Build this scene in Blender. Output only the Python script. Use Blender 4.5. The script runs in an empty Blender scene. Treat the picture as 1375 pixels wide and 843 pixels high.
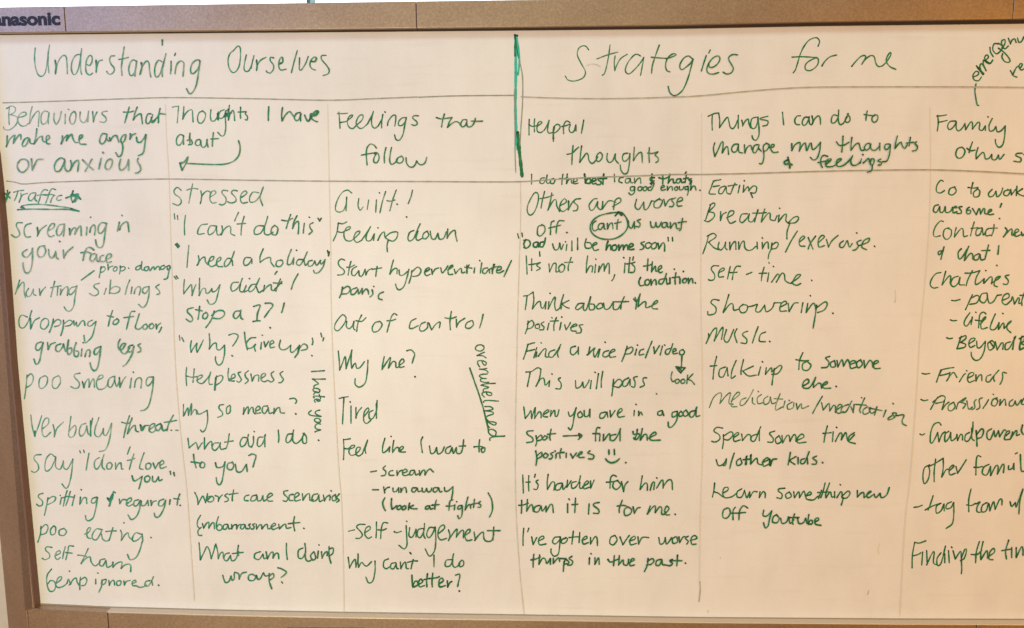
import bpy, bmesh, math, random
from mathutils import Matrix, Vector
S = bpy.context.scene
COL = S.collection

# ------------------------------------------------------------------ camera
F, CX, CY, DIST = 1150.0, 687.5, 421.5, 1.32          # focal length and centre in photo pixels; metres to the board
PITCH, YAW, ROLL = -0.13984375, 0.03958588, -0.00540314
ROT = (Matrix.Rotation(YAW, 3, 'Z') @ Matrix.Rotation(PITCH, 3, 'X')
       @ Matrix(((1, 0, 0), (0, 0, -1), (0, 1, 0))) @ Matrix.Rotation(ROLL, 3, 'Z'))
EYE = Vector((0, -DIST, 1.55))
cam_d = bpy.data.cameras.new('camera')
cam = bpy.data.objects.new('camera', cam_d)
COL.objects.link(cam)
cam.matrix_world = Matrix.Translation(EYE) @ ROT.to_4x4()
cam_d.sensor_width = 36.0
cam_d.lens = 36.0 * F / 1375.0
cam_d.clip_start, cam_d.clip_end = 0.01, 100
S.camera = cam
S.render.resolution_x, S.render.resolution_y = 1024, 628

# ------------------------------------------------------------------ world, lamps, exposure
S.view_settings.view_transform = 'Standard'
S.view_settings.look = 'None'
S.view_settings.exposure = 0.05
S.view_settings.gamma = 1.0
S.render.engine = 'CYCLES'
wd = bpy.data.worlds.new('World')
S.world = wd
wd.use_nodes = True
wd.node_tree.nodes['Background'].inputs[0].default_value = (1.0, 0.36, 0.02, 1)
wd.node_tree.nodes['Background'].inputs[1].default_value = 0.258

def area(name, loc, aim, sx, sy, power, col):
    d = bpy.data.lights.new(name, 'AREA')
    d.shape = 'RECTANGLE'
    d.size, d.size_y, d.energy, d.color = sx, sy, power, col
    o = bpy.data.objects.new(name, d)
    COL.objects.link(o)
    o.location = loc
    o.rotation_euler = (Vector(aim) - Vector(loc)).to_track_quat('-Z', 'Y').to_euler()
    return o
area('daylight_from_the_left', (-2.1, -1.7, 2.3), (-0.5, 0, 1.5), 1.7, 1.5, 24.5, (0.22, 0.4, 1.0))
area('ceiling_lamp', (0.1, -1.9, 3.4), (-0.1, 0, 1.2), 1.6, 0.6, 20, (0.70, 1, 0.90))
area('warm_lamp_on_the_right', (2.0, -1.9, 1.25), (0.8, 0, 1.0), 0.6, 0.9, 20.6, (1, 0.45, 0.005))
area('standing_lamp', (-0.75, -2.4, 1.05), (-0.4, 0, 0.9), 0.5, 0.5, 33.6, (0.95, 1, 0.78))

# ------------------------------------------------------------------ helpers
def at(px, py, d=0.0):
    """photo pixel -> point on the vertical plane d metres in front of the writing surface (x, z)"""
    v = ROT @ Vector(((px - CX) / F, -(py - CY) / F, -1.0))
    t = (DIST - d) / v.y
    return v.x * t, EYE.z + v.z * t

def setp(o, label=None, cat=None, kind=None, group=None):
    for k, v in (('label', label), ('category', cat), ('kind', kind), ('group', group)):
        if v: o[k] = v
    return o

def mesh_obj(name, verts, faces, mat, parent=None, smooth=False):
    m = bpy.data.meshes.new(name)
    m.from_pydata(verts, [], faces)
    m.update()
    m.materials.append(mat)
    o = bpy.data.objects.new(name, m)
    COL.objects.link(o)
    if parent: o.parent = parent
    if smooth:
        for p in m.polygons: p.use_smooth = True
    return o

def prism(name, poly, y0, y1, mat, parent=None, bevel=0.0, seg=3):
    """closed outline in (x, z), extruded from y0 (front) to y1 (back)"""
    n = len(poly)
    a = sum(poly[i][0] * poly[(i + 1) % n][1] - poly[(i + 1) % n][0] * poly[i][1] for i in range(n))
    if a < 0: poly = poly[::-1]
    vs = [(x, y0, z) for x, z in poly] + [(x, y1, z) for x, z in poly]
    fs = [tuple(range(n)), tuple(range(2 * n - 1, n - 1, -1))]
    fs += [(i, i + n, (i + 1) % n + n, (i + 1) % n) for i in range(n)]
    o = mesh_obj(name, vs, fs, mat, parent)
    bm = bmesh.new(); bm.from_mesh(o.data)
    bmesh.ops.recalc_face_normals(bm, faces=bm.faces)
    bm.to_mesh(o.data); bm.free()
    if bevel:
        b = o.modifiers.new('bevel', 'BEVEL')
        b.width, b.segments, b.limit_method, b.angle_limit = bevel, seg, 'ANGLE', 0.6
        for p in o.data.polygons: p.use_smooth = True
        w = o.modifiers.new('wn', 'WEIGHTED_NORMAL'); w.keep_sharp = True
    return o

def mat(name, col, rough=0.5, metal=0.0, spec=0.5):
    m = bpy.data.materials.new(name)
    m.use_nodes = True
    p = m.node_tree.nodes['Principled BSDF']
    p.inputs['Base Color'].default_value = (*col, 1)
    p.inputs['Roughness'].default_value = rough
    p.inputs['Metallic'].default_value = metal
    p.inputs['Specular IOR Level'].default_value = spec
    return m, m.node_tree, p

def noise(nt, scale, detail=3.0, rough=0.5, stretch=(1, 1, 1), dist=0.0):
    tc = nt.nodes.new('ShaderNodeTexCoord')
    mp = nt.nodes.new('ShaderNodeMapping')
    mp.inputs['Scale'].default_value = stretch
    n = nt.nodes.new('ShaderNodeTexNoise')
    n.inputs['Scale'].default_value = scale
    n.inputs['Detail'].default_value = detail
    n.inputs['Roughness'].default_value = rough
    n.inputs['Distortion'].default_value = dist
    nt.links.new(tc.outputs['Object'], mp.inputs[0])
    nt.links.new(mp.outputs[0], n.inputs['Vector'])
    return n

def ramp(nt, src, stops):
    r = nt.nodes.new('ShaderNodeValToRGB')
    e = r.color_ramp.elements
    while len(e) < len(stops): e.new(0.5)
    for k, (p, c) in zip(e, stops):
        k.position = p; k.color = (*c, 1) if len(c) == 3 else c
    nt.links.new(src, r.inputs[0])
    return r.outputs[0]

def mult(nt, a, b, fac=1.0):
    x = nt.nodes.new('ShaderNodeMix'); x.data_type = 'RGBA'; x.blend_type = 'MULTIPLY'
    x.inputs[0].default_value = fac
    nt.links.new(a, x.inputs[6]); nt.links.new(b, x.inputs[7])
    return x.outputs[2]

# ------------------------------------------------------------------ materials
M = {}
m, nt, p = mat('writing_film', (0.74, 0.72, 0.70), 0.42, 0, 0.35)
g1 = ramp(nt, noise(nt, 4.0, 5, 0.6, dist=0.6).outputs[0], [(0.3, (0.74, 0.71, 0.68)), (0.5, (0.79, 0.75, 0.725)), (0.72, (0.80, 0.785, 0.735))])
g2 = ramp(nt, noise(nt, 26, 4, 0.65, (1, 1, 0.35)).outputs[0], [(0.30, (0.955, 0.95, 0.945)), (0.6, (1, 1, 1))])
g3 = ramp(nt, noise(nt, 520, 2, 0.6).outputs[0], [(0.25, (0.93, 0.915, 0.91)), (0.75, (1, 1, 1))])
g4 = ramp(nt, noise(nt, 34, 3, 0.5, (0.25, 1, 2.6)).outputs[0], [(0.28, (0.965, 0.96, 0.95)), (0.42, (1, 1, 1))])
nt.links.new(mult(nt, mult(nt, mult(nt, g1, g2), g3), g4), p.inputs['Base Color'])
M['film'] = m
m, nt, p = mat('frame_enamel', (0.5, 0.44, 0.36), 0.40, 0.75, 0.5)
n1 = ramp(nt, noise(nt, 300, 2, 0.7).outputs[0], [(0.25, (0.385, 0.275, 0.185)), (0.5, (0.47, 0.345, 0.24)), (0.75, (0.56, 0.425, 0.305))])
n2 = ramp(nt, noise(nt, 9, 4, 0.6).outputs[0], [(0.3, (0.86, 0.83, 0.82)), (0.7, (1, 1, 1))])
nt.links.new(mult(nt, n1, n2), p.inputs['Base Color'])
M['frame'] = m
M['ledge'] = mat('lit_ledge_cream', (0.72, 0.62, 0.47), 0.3, 0, 0.5)[0]  # light falling on the bottom rail's top face, put into the colour
M['gap'] = mat('seam_shade_dark', (0.035, 0.02, 0.016), 0.8)[0]  # near-black for the rail seams and the painted shadow under the top rail
M['black'] = mat('black_plastic', (0.008, 0.007, 0.007), 0.5)[0]
M['logo'] = mat('logo_ink', (0.006, 0.005, 0.012), 0.5)[0]
m, nt, p = mat('wall_paint', (0.62, 0.52, 0.40), 0.8)
nt.links.new(ramp(nt, noise(nt, 60, 3).outputs[0], [(0.3, (0.58, 0.48, 0.37)), (0.7, (0.64, 0.54, 0.42))]), p.inputs['Base Color'])
M['wall'] = m
m, nt, p = mat('daylight_pane', (0.9, 0.95, 1.0), 0.2)
p.inputs['Emission Color'].default_value = (0.93, 0.98, 1.0, 1)
p.inputs['Emission Strength'].default_value = 1.6
M['pane'] = m
M['mullion'] = mat('teal_grey_paint', (0.10, 0.22, 0.25), 0.5)[0]
m, nt, p = mat('marker_ink', (0.03, 0.2, 0.1), 0.55, 0, 0.3)
vc = nt.nodes.new('ShaderNodeVertexColor'); vc.layer_name = 'pigment'
nt.links.new(vc.outputs[0], p.inputs['Base Color'])
M['ink'] = m

# ------------------------------------------------------------------ the whiteboard body
board = bpy.data.objects.new('whiteboard', None)
COL.objects.link(board)
board.location = (0, 0, EYE.z + 0.243 - 0.926)
setp(board, 'wide framed whiteboard covered in columns of green marker handwriting under two large headings', 'whiteboard')
BZ = board.location.z
def attach(o):
    o.parent = board
    o.matrix_parent_inverse = Matrix.Translation((0, 0, -BZ))
    return o
PR = 0.016                                              # how far the frame stands proud of the film
def edge(pts, d=0.0): return [at(x, y, d) for x, y in pts]
top_in = [(0, 46.5), (200, 44.0), (440, 41.5), (700, 38.5), (900, 36), (1100, 31.5), (1375, 27.5)]
bot_in = [(54, 811), (150, 815.5), (300, 819.5), (460, 822.5), (700, 826), (935, 829.5), (1200, 831.5), (1375, 832)]
left_in = [(0, 205), (5, 250), (10.5, 310), (23.5, 490), (39.5, 660), (54, 811)]
TI, BI, LI = edge(top_in), edge(bot_in), edge(left_in)
x_l, x_r = LI[-1][0], 0.95
z_t, z_b = TI[0][1], BI[0][1]
TI = [(x_l - 0.06, TI[0][1])] + TI + [(x_r, TI[-1][1])]
BI = BI + [(x_r, BI[-1][1])]
LI = [(LI[0][0] + 0.002, TI[0][1] + 0.01)] + LI
def interp(L, x):
    for (x0, z0), (x1, z1) in zip(L, L[1:]):
        if x0 <= x <= x1: return z0 + (z1 - z0) * (x - x0) / (x1 - x0)
    return L[0][1] if x < L[0][0] else L[-1][1]
def cut(L, a, b): return [(a, interp(L, a))] + [q for q in L if a < q[0] < b] + [(b, interp(L, b))]
# writing panel: a thin tray of white film reaching under the rails
panel = attach(prism('writing_panel', [(x_l - 0.02, z_b - 0.02), (x_r, z_b - 0.02), (x_r, z_t + 0.03), (x_l - 0.02, z_t + 0.03)], 0.0, 0.02, M['film']))
ztop = at(300, 5.2, PR)[1]
zbot = z_b - 0.075
xo = at(4, 770, -0.026)[0]                                  # outer side of the left rail
g = 0.00035
def xs(px, py): return at(px, py, PR)[0]
tj = [xs(87, 25), xs(559, 22), xs(1361, 12)]
spans = [(xo - 0.02, tj[0]), (tj[0], tj[1]), (tj[1], tj[2]), (tj[2], x_r)]
for k, (a, b) in enumerate(spans):
    low = cut(TI, a + g, b - g)
    o = prism('corner_cap' if k == 0 else 'top_rail', low + [(b - g, ztop), (a + g, ztop)], -PR, 0.022, M['frame'], bevel=0.0009)
    attach(o)
bj = [xs(145, 835), xs(1312, 838)]
spans = [(xo, bj[0]), (bj[0], bj[1]), (bj[1], x_r)]
for k, (a, b) in enumerate(spans):
    hi = cut(BI, a + g, b - g) if k else [(x_l - 0.001, BI[0][1])] + cut(BI, x_l, b - g)
    a2 = a + g if k else x_l - 0.012
    if k == 0: hi = [(a2, BI[0][1])] + hi[1:]
    attach(prism('corner_cap' if k == 0 else 'bottom_rail', hi[::-1] + [(a2, zbot), (b - g, zbot)], -PR, 0.022, M['frame'], bevel=0.0015))
side = [(x, z) for x, z in LI if z < TI[0][1] - 0.001]
sp = [(side[0][0], TI[0][1] - 0.0012)] + side[:-1] + [(x_l, z_b + 0.0), (x_l - 0.0125, z_b - 0.004), (x_l - 0.0125, zbot), (xo, zbot), (xo, TI[0][1] - 0.0012)]
rail = attach(prism('side_rail', sp, -PR - 0.001, 0.022, M['frame'], bevel=0.003, seg=4))
for v in rail.data.vertices:                            # its face falls away towards the wall on the outer side
    if v.co.x < xo + 0.001: v.co.y = 0.026 if v.co.y < 0 else 0.040
strip = [q for q in LI if q[1] < TI[0][1] - 0.001]  # shade on the left rail's inner side, painted as a dark brown strip
attach(prism('seal_and_shade_strip', [(x - 0.002, z) for x, z in strip] + [(x + 0.0009, z) for x, z in strip][::-1], -PR - 0.0004, 0.001, mat('brown_shade', (0.17, 0.085, 0.06), 0.6)[0], bevel=0.0004))
# dark strip standing in for the shadow under the top rail, wider to the right
shade_low = [(x, z - (0.0005 + 0.0042 * max(0, (x + 0.85) / 1.6))) for x, z in TI]
attach(prism('seal_and_shade_strip', [(x, z + 0.004) for x, z in TI] + shade_low[::-1], -0.004, 0.001, M['gap']))
bead = [(x, z + 0.0016) for x, z in BI]
attach(prism('seal_and_shade_strip', bead + [(x, z - 0.004) for x, z in BI][::-1], -0.0016, 0.001, mat('tan_seal', (0.34, 0.26, 0.17), 0.6)[0]))
ledge = [(x, z + 0.0008) for x, z in BI if x > BI[0][0] + 0.01]  # lit top of the bottom rail, brightened by a pale strip laid on it
attach(prism('lit_ledge_strip', ledge + [(x, z - 0.0012) for x, z in ledge][::-1], -PR - 0.0006, -0.0018, M['ledge'], bevel=0.0004))
# backing so the seams between rail pieces are dark
attach(prism('backing_strip', [(xo + 0.004, ztop - 0.004), (x_r, ztop - 0.004), (x_r, z_t + 0.006), (xo + 0.004, z_t + 0.006)], -0.010, 0.024, M['gap']))
attach(prism('backing_strip', [(x_l, z_b - 0.014), (x_r, z_b - 0.014), (x_r, zbot + 0.004), (x_l, zbot + 0.004)], -0.012, 0.024, M['gap']))
# dark unit clipped under the bottom rail: only its top edge comes into the picture
c0, c1 = at(383, 844.3, 0.02), at(492, 844.5, 0.02)
attach(prism('control_panel', [(c0[0], c0[1] - 0.09), (c1[0], c0[1] - 0.09), (c1[0], c1[1]), (c0[0], c0[1])], -0.02, 0.0, M['black'], bevel=0.002))
# maker's logo, sans bold
cu = bpy.data.curves.new('logo', 'FONT')
cu.body = 'Panasonic'
cu.size = 1.0
cu.offset = 0.042
cu.space_character = 1.0
lo = bpy.data.objects.new('logo', cu)
COL.objects.link(lo)
bpy.context.view_layer.update()
dg = bpy.context.evaluated_depsgraph_get()
lm = bpy.data.meshes.new_from_object(lo.evaluated_get(dg))
bpy.data.objects.remove(lo)
lx0 = min(v.co.x for v in lm.vertices); lx1 = max(v.co.x for v in lm.vertices)
pR, pL = at(81.3, 32.8, PR), at(-4.5, 35.2, PR)
ax = 0.0
# P is cut off by the picture: fit so that 'anasonic' spans the seen width
xs_sorted = sorted(v.co.x for v in lm.vertices)
wA = 0.62
sx = (pR[0] - pL[0]) / (lx1 - (lx0 + wA))
sy = (at(40, 21.2, PR)[1] - at(40, 34.0, PR)[1]) / 0.53
lm.transform(Matrix(((sx, 0, 0, pR[0] - lx1 * sx), (0, 0, 1, -PR - 0.0005), (0, sy, 0, pR[1]), (0, 0, 0, 1))))
lm.materials.clear(); lm.materials.append(M['logo'])
logo = bpy.data.objects.new('logo', lm)
COL.objects.link(logo); attach(logo)

# ------------------------------------------------------------------ handwriting
GL = {
'a': (.80,"0.80,0.84 0.52,1.0 0.2,0.8 0.06,0.38 0.2,0.02 0.5,0.12 0.74,0.5 0.82,0.95 0.82,0.95 0.78,0.4 0.86,0.04 1.0,0.08"),
'b': (.75,"0.16,A 0.1,0.9 0.12,0.1 ; 0.12,0.45 0.42,0.95 0.82,0.8 0.86,0.3 0.5,0.0 0.12,0.14"),
'c': (.65,"0.82,0.82 0.55,1.0 0.18,0.7 0.1,0.28 0.38,0.0 0.95,0.18"),
'd': (.85,"0.7,0.8 0.42,0.95 0.12,0.6 0.1,0.12 0.38,0.0 0.66,0.4 0.84,A 0.84,A 0.78,0.6 0.8,0.2 0.9,0.0"),
'e': (.68,"0.1,0.42 0.45,0.48 0.8,0.75 0.55,1.0 0.22,0.8 0.08,0.35 0.36,0.0 0.95,0.2"),
'f': (.65,"0.96,A-.25 0.74,A 0.46,A-.2 0.36,0.8 0.3,-0.05 ; 0.02,0.86 0.8,0.98"),
'g': (.78,"0.78,0.82 0.48,1.0 0.14,0.7 0.14,0.2 0.42,0.1 0.74,0.5 0.84,0.95 0.84,0.95 0.82,0.0 0.7,D+.2 0.4,D 0.05,D+.35"),
'h': (.8,"0.18,A 0.12,0.9 0.08,0.0 0.08,0.0 0.22,0.55 0.52,0.9 0.74,0.7 0.72,0.15 0.84,0.0 1.0,0.12"),
'i': (.3,"0.5,0.9 0.44,0.4 0.5,0.0 ; 0.6,1.45 0.64,1.52"),
'j': (.4,"0.75,0.9 0.72,0.0 0.55,D+.2 0.25,D -0.1,D+.35 ; 0.8,1.42 0.84,1.5"),
'k': (.72,"0.16,A 0.12,0.8 0.06,0.0 ; 0.82,0.98 0.16,0.42 0.16,0.42 0.5,0.35 0.95,0.0"),
'l': (.35,"0.6,A 0.48,0.8 0.44,0.02"),
'L': (.6,"0.45,A 0.25,0.8 0.2,0.12 0.45,0.0 0.98,0.22"),
'm': (1.2,"0.05,0.92 0.06,0.0 0.06,0.0 0.18,0.65 0.34,0.95 0.44,0.75 0.42,0.0 0.42,0.0 0.54,0.65 0.72,0.95 0.84,0.72 0.82,0.1 1.0,0.06"),
'n': (.8,"0.06,0.92 0.08,0.0 0.08,0.0 0.26,0.62 0.58,0.95 0.78,0.74 0.76,0.1 0.98,0.04"),
'o': (.75,"0.55,0.98 0.2,0.85 0.06,0.4 0.28,0.0 0.7,0.1 0.88,0.55 0.66,0.95 0.42,0.98"),
'p': (.78,"0.14,0.92 0.16,0.3 0.04,D ; 0.16,0.3 0.42,0.9 0.8,0.88 0.9,0.45 0.56,0.04 0.2,0.15"),
'r': (.6,"0.12,0.9 0.14,0.0 0.14,0.0 0.3,0.6 0.62,0.94 1.0,0.82"),
's': (.6,"0.88,0.88 0.56,1.0 0.26,0.82 0.4,0.55 0.72,0.38 0.74,0.1 0.4,-0.06 0.02,0.08"),
't': (.6,"0.5,A-.15 0.44,0.6 0.42,0.1 0.6,0.0 0.8,0.12 ; 0.02,0.94 0.98,1.06"),
'u': (.8,"0.08,0.92 0.08,0.3 0.32,0.0 0.62,0.3 0.78,0.92 0.78,0.92 0.76,0.2 0.84,0.0 1.0,0.1"),
'v': (.7,"0.06,0.92 0.36,0.02 0.36,0.02 0.6,0.6 0.98,0.98"),
'w': (1.1,"0.04,0.9 0.1,0.1 0.28,0.05 0.46,0.78 0.46,0.78 0.52,0.1 0.72,0.06 0.98,0.98"),
'x': (.7,"0.1,0.95 0.5,0.45 0.95,0.0 ; 0.9,0.95 0.45,0.4 0.02,-0.05"),
'y': (.78,"0.06,0.92 0.1,0.35 0.4,0.1 0.72,0.5 0.86,0.95 0.86,0.95 0.8,0.0 0.66,D+.2 0.36,D 0.05,D+.35"),
'A': (.9,"0,0 .5,A 1,0"),
'B': (.8,"0.16,A 0.1,0.9 0.0,-0.05 ; 0.05,A-.1 0.6,A 0.85,A-.3 0.3,0.95 0.3,0.95 0.85,0.75 0.9,0.3 0.5,0.0 0.0,0.0"),
'C': (.8,"0.95,A 0.55,A-.05 0.14,1.0 0.12,0.25 0.4,0.0 0.9,0.2"),
'D': (.85,"0.16,A 0.1,0.0 ; 0.0,A-.05 0.6,A-.1 0.95,0.9 0.7,0.25 0.08,0.0"),
'E': (.7,"0.95,A 0.3,A-.12 0.3,A-.12 0.18,0.8 0.1,0.0 0.1,0.0 0.85,0.02 ; 0.2,0.85 0.8,0.95"),
'F': (.75,"0.2,A-.05 0.15,0.9 0.05,-0.1 ; 0.05,A-.08 0.5,A 0.98,A ; 0.15,0.85 0.75,0.98"),
'G': (.85,"0.95,A-.05 0.6,A-.1 0.15,1.0 0.06,0.35 0.28,0.0 0.66,0.35 0.84,0.9 0.84,0.9 0.82,0.0"),
'H': (.8,"0.12,A 0.1,0.8 0.06,0.0 ; 0.75,A 0.72,0.8 0.7,0.0 ; 0.1,0.85 0.9,0.95"),
'I': (.3,"0.55,A 0.5,0.8 0.45,0.0"),
'1': (.4,"0.0,A-.2 0.6,A 0.6,A 0.5,0.8 0.5,0.05 ; 0.0,0.0 1.0,0.08"),
'O': (.9,"0.6,A 0.2,A-.3 0.02,0.5 0.2,0.0 0.6,0.15 0.95,0.8 0.85,A-.2 0.5,A"),
'P': (.75,"0.2,A-.1 0.1,0.7 0.0,0.0 ; 0.05,A-.3 0.6,A 0.95,A-.2 0.7,0.8 0.2,0.6"),
'R': (.8,"0.18,A-.1 0.1,0.8 0.0,-0.1 ; 0.0,A-.25 0.5,A 0.9,A-.25 0.2,0.85 0.2,0.85 0.5,0.4 1.0,0.0"),
'S': (.75,"0.95,A-.15 0.7,A 0.35,A-.2 0.45,0.95 0.75,0.6 0.7,0.1 0.3,-0.05 0.0,0.15"),
'T': (.8,"0.52,A-.02 0.46,0.8 0.4,0.0 ; 0.0,A-.12 0.5,A 1.0,A-.04"),
'U': (.85,"0.06,A 0.02,0.6 0.2,0.02 0.5,0.2 0.9,A 0.9,A"),
'V': (.8,"0.04,A 0.25,0.02 0.25,0.02 0.6,0.9 0.95,A-.3"),
'W': (1.0,"0.02,A 0.14,0.0 0.14,0.0 0.48,0.95 0.48,0.95 0.6,0.0 0.6,0.0 0.8,0.7 0.96,A-.3"),
'Y': (.85,"0.05,A 0.2,0.7 0.5,0.75 0.85,A 0.85,A 0.75,0.3 0.5,D+.4 0.2,D+.3 0.2,D+.7"),
'/': (.5,"0.95,A 0.5,0.8 0.0,-0.2"),
'-': (.5,"0.0,0.42 0.5,0.44 1.0,0.55"),
'.': (.2,"0.4,0.02 0.6,0.06"),
',': (.3,"0.6,0.12 0.45,-0.1 0.2,-0.4"),
"'": (.2,"0.7,A+.1 0.5,A-.1 0.3,A-.35"),
'"': (.4,"0.2,A+.05 0.25,A-.35 ; 0.75,A+.05 0.75,A-.35"),
'!': (.25,"0.7,A 0.4,0.7 ; 0.35,0.0 0.4,0.04"),
'?': (.6,"0.0,A-.15 0.5,A 0.95,A-.25 0.6,0.85 0.5,0.5 ; 0.5,0.0 0.54,0.05"),
'7': (.6,"0.0,A-.12 0.5,A 0.95,A-.2 0.7,0.8 0.5,0.35"),
'(': (.3,"0.9,A+.1 0.2,0.8 0.8,-0.2"),
')': (.3,"0.0,A+.15 0.7,0.9 0.8,0.2 0.4,-0.5"),
'&': (.7,"0.6,A 0.6,0.7 0.55,-0.1 ; 0.95,1.2 0.3,1.15 0.1,0.6 0.5,0.45 0.95,0.75"),
'4': (.7,"0.25,A 0.1,0.75 0.1,0.75 0.95,0.85 ; 0.7,A 0.62,0.7 0.6,-0.1"),
}
ALT = {
'h': ["0.12,A 0.09,0.6 0.12,0.0 0.12,0.0 0.3,0.4 0.55,0.85 0.68,0.72 0.75,0.25 1.0,0.12", "0.26,A 0.16,0.8 0.08,0.02 0.08,0.02 0.3,0.7 0.6,0.95 0.74,0.6 0.78,-0.05"],
'n': ["0.04,0.03 0.2,0.55 0.48,0.95 0.68,0.78 0.74,0.3 0.84,0.04 1.0,0.25", "0.1,0.85 0.16,0.4 0.1,-0.02 0.1,-0.02 0.36,0.75 0.64,0.9 0.78,0.5 0.8,-0.06"],
'm': ["0.02,0.02 0.16,0.65 0.32,0.95 0.38,0.6 0.34,0.1 0.34,0.1 0.5,0.8 0.66,0.92 0.72,0.35 0.84,0.02 1.0,0.25"],
'e': ["0.0,0.15 0.36,0.38 0.72,0.78 0.52,1.0 0.24,0.75 0.2,0.25 0.48,0.0 1.0,0.22", "0.14,0.5 0.6,0.58 0.78,0.86 0.46,1.02 0.14,0.6 0.2,0.08 0.5,-0.04 0.9,0.14"],
'a': ["0.74,0.86 0.46,1.0 0.12,0.6 0.12,0.14 0.38,0.02 0.68,0.42 0.78,0.9 0.78,0.9 0.74,0.3 0.98,0.08", "0.7,0.92 0.3,0.92 0.06,0.5 0.16,0.06 0.48,0.06 0.74,0.55 0.8,0.9 0.8,0.9 0.84,0.4 0.86,-0.04"],
's': ["0.92,0.95 0.34,0.88 0.26,0.62 0.74,0.4 0.8,0.1 0.5,-0.1 0.1,0.0", "0.8,0.98 0.44,0.86 0.4,0.6 0.74,0.34 0.64,0.0 0.2,-0.08"],
'o': ["0.6,0.95 0.22,0.78 0.1,0.25 0.4,0.0 0.8,0.3 0.8,0.8 0.5,0.98", "0.4,0.94 0.1,0.6 0.14,0.12 0.52,0.0 0.86,0.4 0.74,0.88 0.36,0.9 0.3,0.8"],
't': ["0.56,A-.1 0.46,0.7 0.4,-0.04 ; -0.02,0.98 0.5,0.92 1.02,1.02", "0.46,A-.2 0.44,0.5 0.56,0.05 0.86,0.2 ; 0.04,0.9 0.94,0.98"],
'r': ["0.14,0.88 0.2,0.4 0.2,0.02 0.2,0.02 0.4,0.6 0.66,0.86 1.02,0.92"],
'u': ["0.1,0.9 0.06,0.4 0.24,0.0 0.58,0.12 0.82,0.9 0.82,0.9 0.84,0.3 0.9,-0.04"],
'i': ["0.54,0.92 0.4,0.45 0.4,0.04 0.9,0.1 ; 0.7,1.4 0.66,1.5", "0.5,0.88 0.46,0.0 ; 0.44,1.36 0.5,1.4"],
'g': ["0.8,0.9 0.4,0.96 0.1,0.5 0.3,0.06 0.66,0.35 0.86,0.98 0.86,0.98 0.76,0.1 0.56,D+.15 0.2,D 0.0,D+.3"],
'd': ["0.66,0.78 0.36,0.9 0.08,0.5 0.14,0.06 0.42,0.04 0.7,0.5 0.9,A 0.9,A 0.8,0.6 0.86,0.08 1.0,0.06"],
'l': ["0.66,A 0.42,0.7 0.4,0.1 0.6,-0.02", "0.5,A 0.46,0.02"],
'w': ["0.08,0.88 0.08,0.25 0.26,0.0 0.46,0.25 0.5,0.7 0.5,0.7 0.56,0.1 0.76,0.02 0.92,0.5 0.9,0.95"],
}
CROP = {'T1': (0, 0, 2.989), 'T2': (440, 0, 2.989), 'T3': (915, 0, 2.989), 'T4': (1275, 0, 5.27),
 'A1': (0, 120, 4.217), 'A2': (225, 120, 4.217), 'A3': (440, 120, 4.2154), 'A4': (685, 120, 4.2151), 'A5': (935, 120, 4.2159), 'A6': (1215, 120, 4.2125),
 'B1': (0, 310, 4.684), 'B2': (220, 310, 4.683), 'B3': (440, 310, 4.6846), 'B4': (685, 310, 4.683), 'B5': (935, 310, 4.583), 'B6': (1215, 310, 4.681),
 'C1': (0, 480, 4.684), 'C2': (220, 480, 4.683), 'C3': (440, 480, 4.6846), 'C4': (685, 480, 4.683), 'C5': (935, 480, 4.583), 'C6': (1215, 480, 4.681),
 'D1': (0, 640, 4.152), 'D2': (220, 640, 4.154), 'D3': (440, 640, 4.1538), 'D4': (685, 640, 4.151), 'D5': (935, 640, 4.153), 'D6': (1215, 640, 4.15),
 'H1': (40, 45, 10.536), 'H2': (160, 45, 9.368), 'H3': (295, 50, 8.871), 'H4': (750, 50, 10.536), 'H5': (870, 50, 9.915), 'H6': (1055, 40, 8.871),
 'H7': (0, 135, 8.433), 'H8': (115, 135, 8.433), 'H9': (225, 135, 8.433), 'H10': (335, 135, 8.433), 'H11': (445, 140, 8.4286), 'H12': (560, 140, 8.4286),
 'H13': (700, 150, 9.367), 'H14': (800, 180, 8.427), 'H15': (940, 140, 8.427), 'H16': (1080, 140, 8.431),
 'I1': (0, 240, 5.851), 'I2': (0, 376, 5.851), 'I3': (15, 512, 5.851), 'I4': (15, 652, 5.851),
 'J1': (222, 240, 5.851), 'J2': (222, 366, 5.851), 'J3': (225, 485, 5.851), 'J4': (230, 650, 5.851),
 'K1': (440, 240, 5.269), 'K2': (440, 420, 5.269), 'K3': (440, 540, 5.269), 'K4': (440, 660, 5.269),
 'L1': (685, 230, 5.1887), 'L2': (685, 380, 5.1887), 'L3': (685, 500, 5.1887), 'L4': (685, 630, 5.1887),
 'M1': (935, 236, 5.5), 'M2': (935, 390, 4.583), 'M3': (935, 560, 5.0926),
 'N1': (1215, 130, 6.02), 'N2': (1215, 235, 6.02), 'N3': (1215, 355, 6.02), 'N4': (1215, 485, 6.02), 'N5': (1215, 600, 4.96),
 'P': (0, 0, 1.0)}
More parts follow.
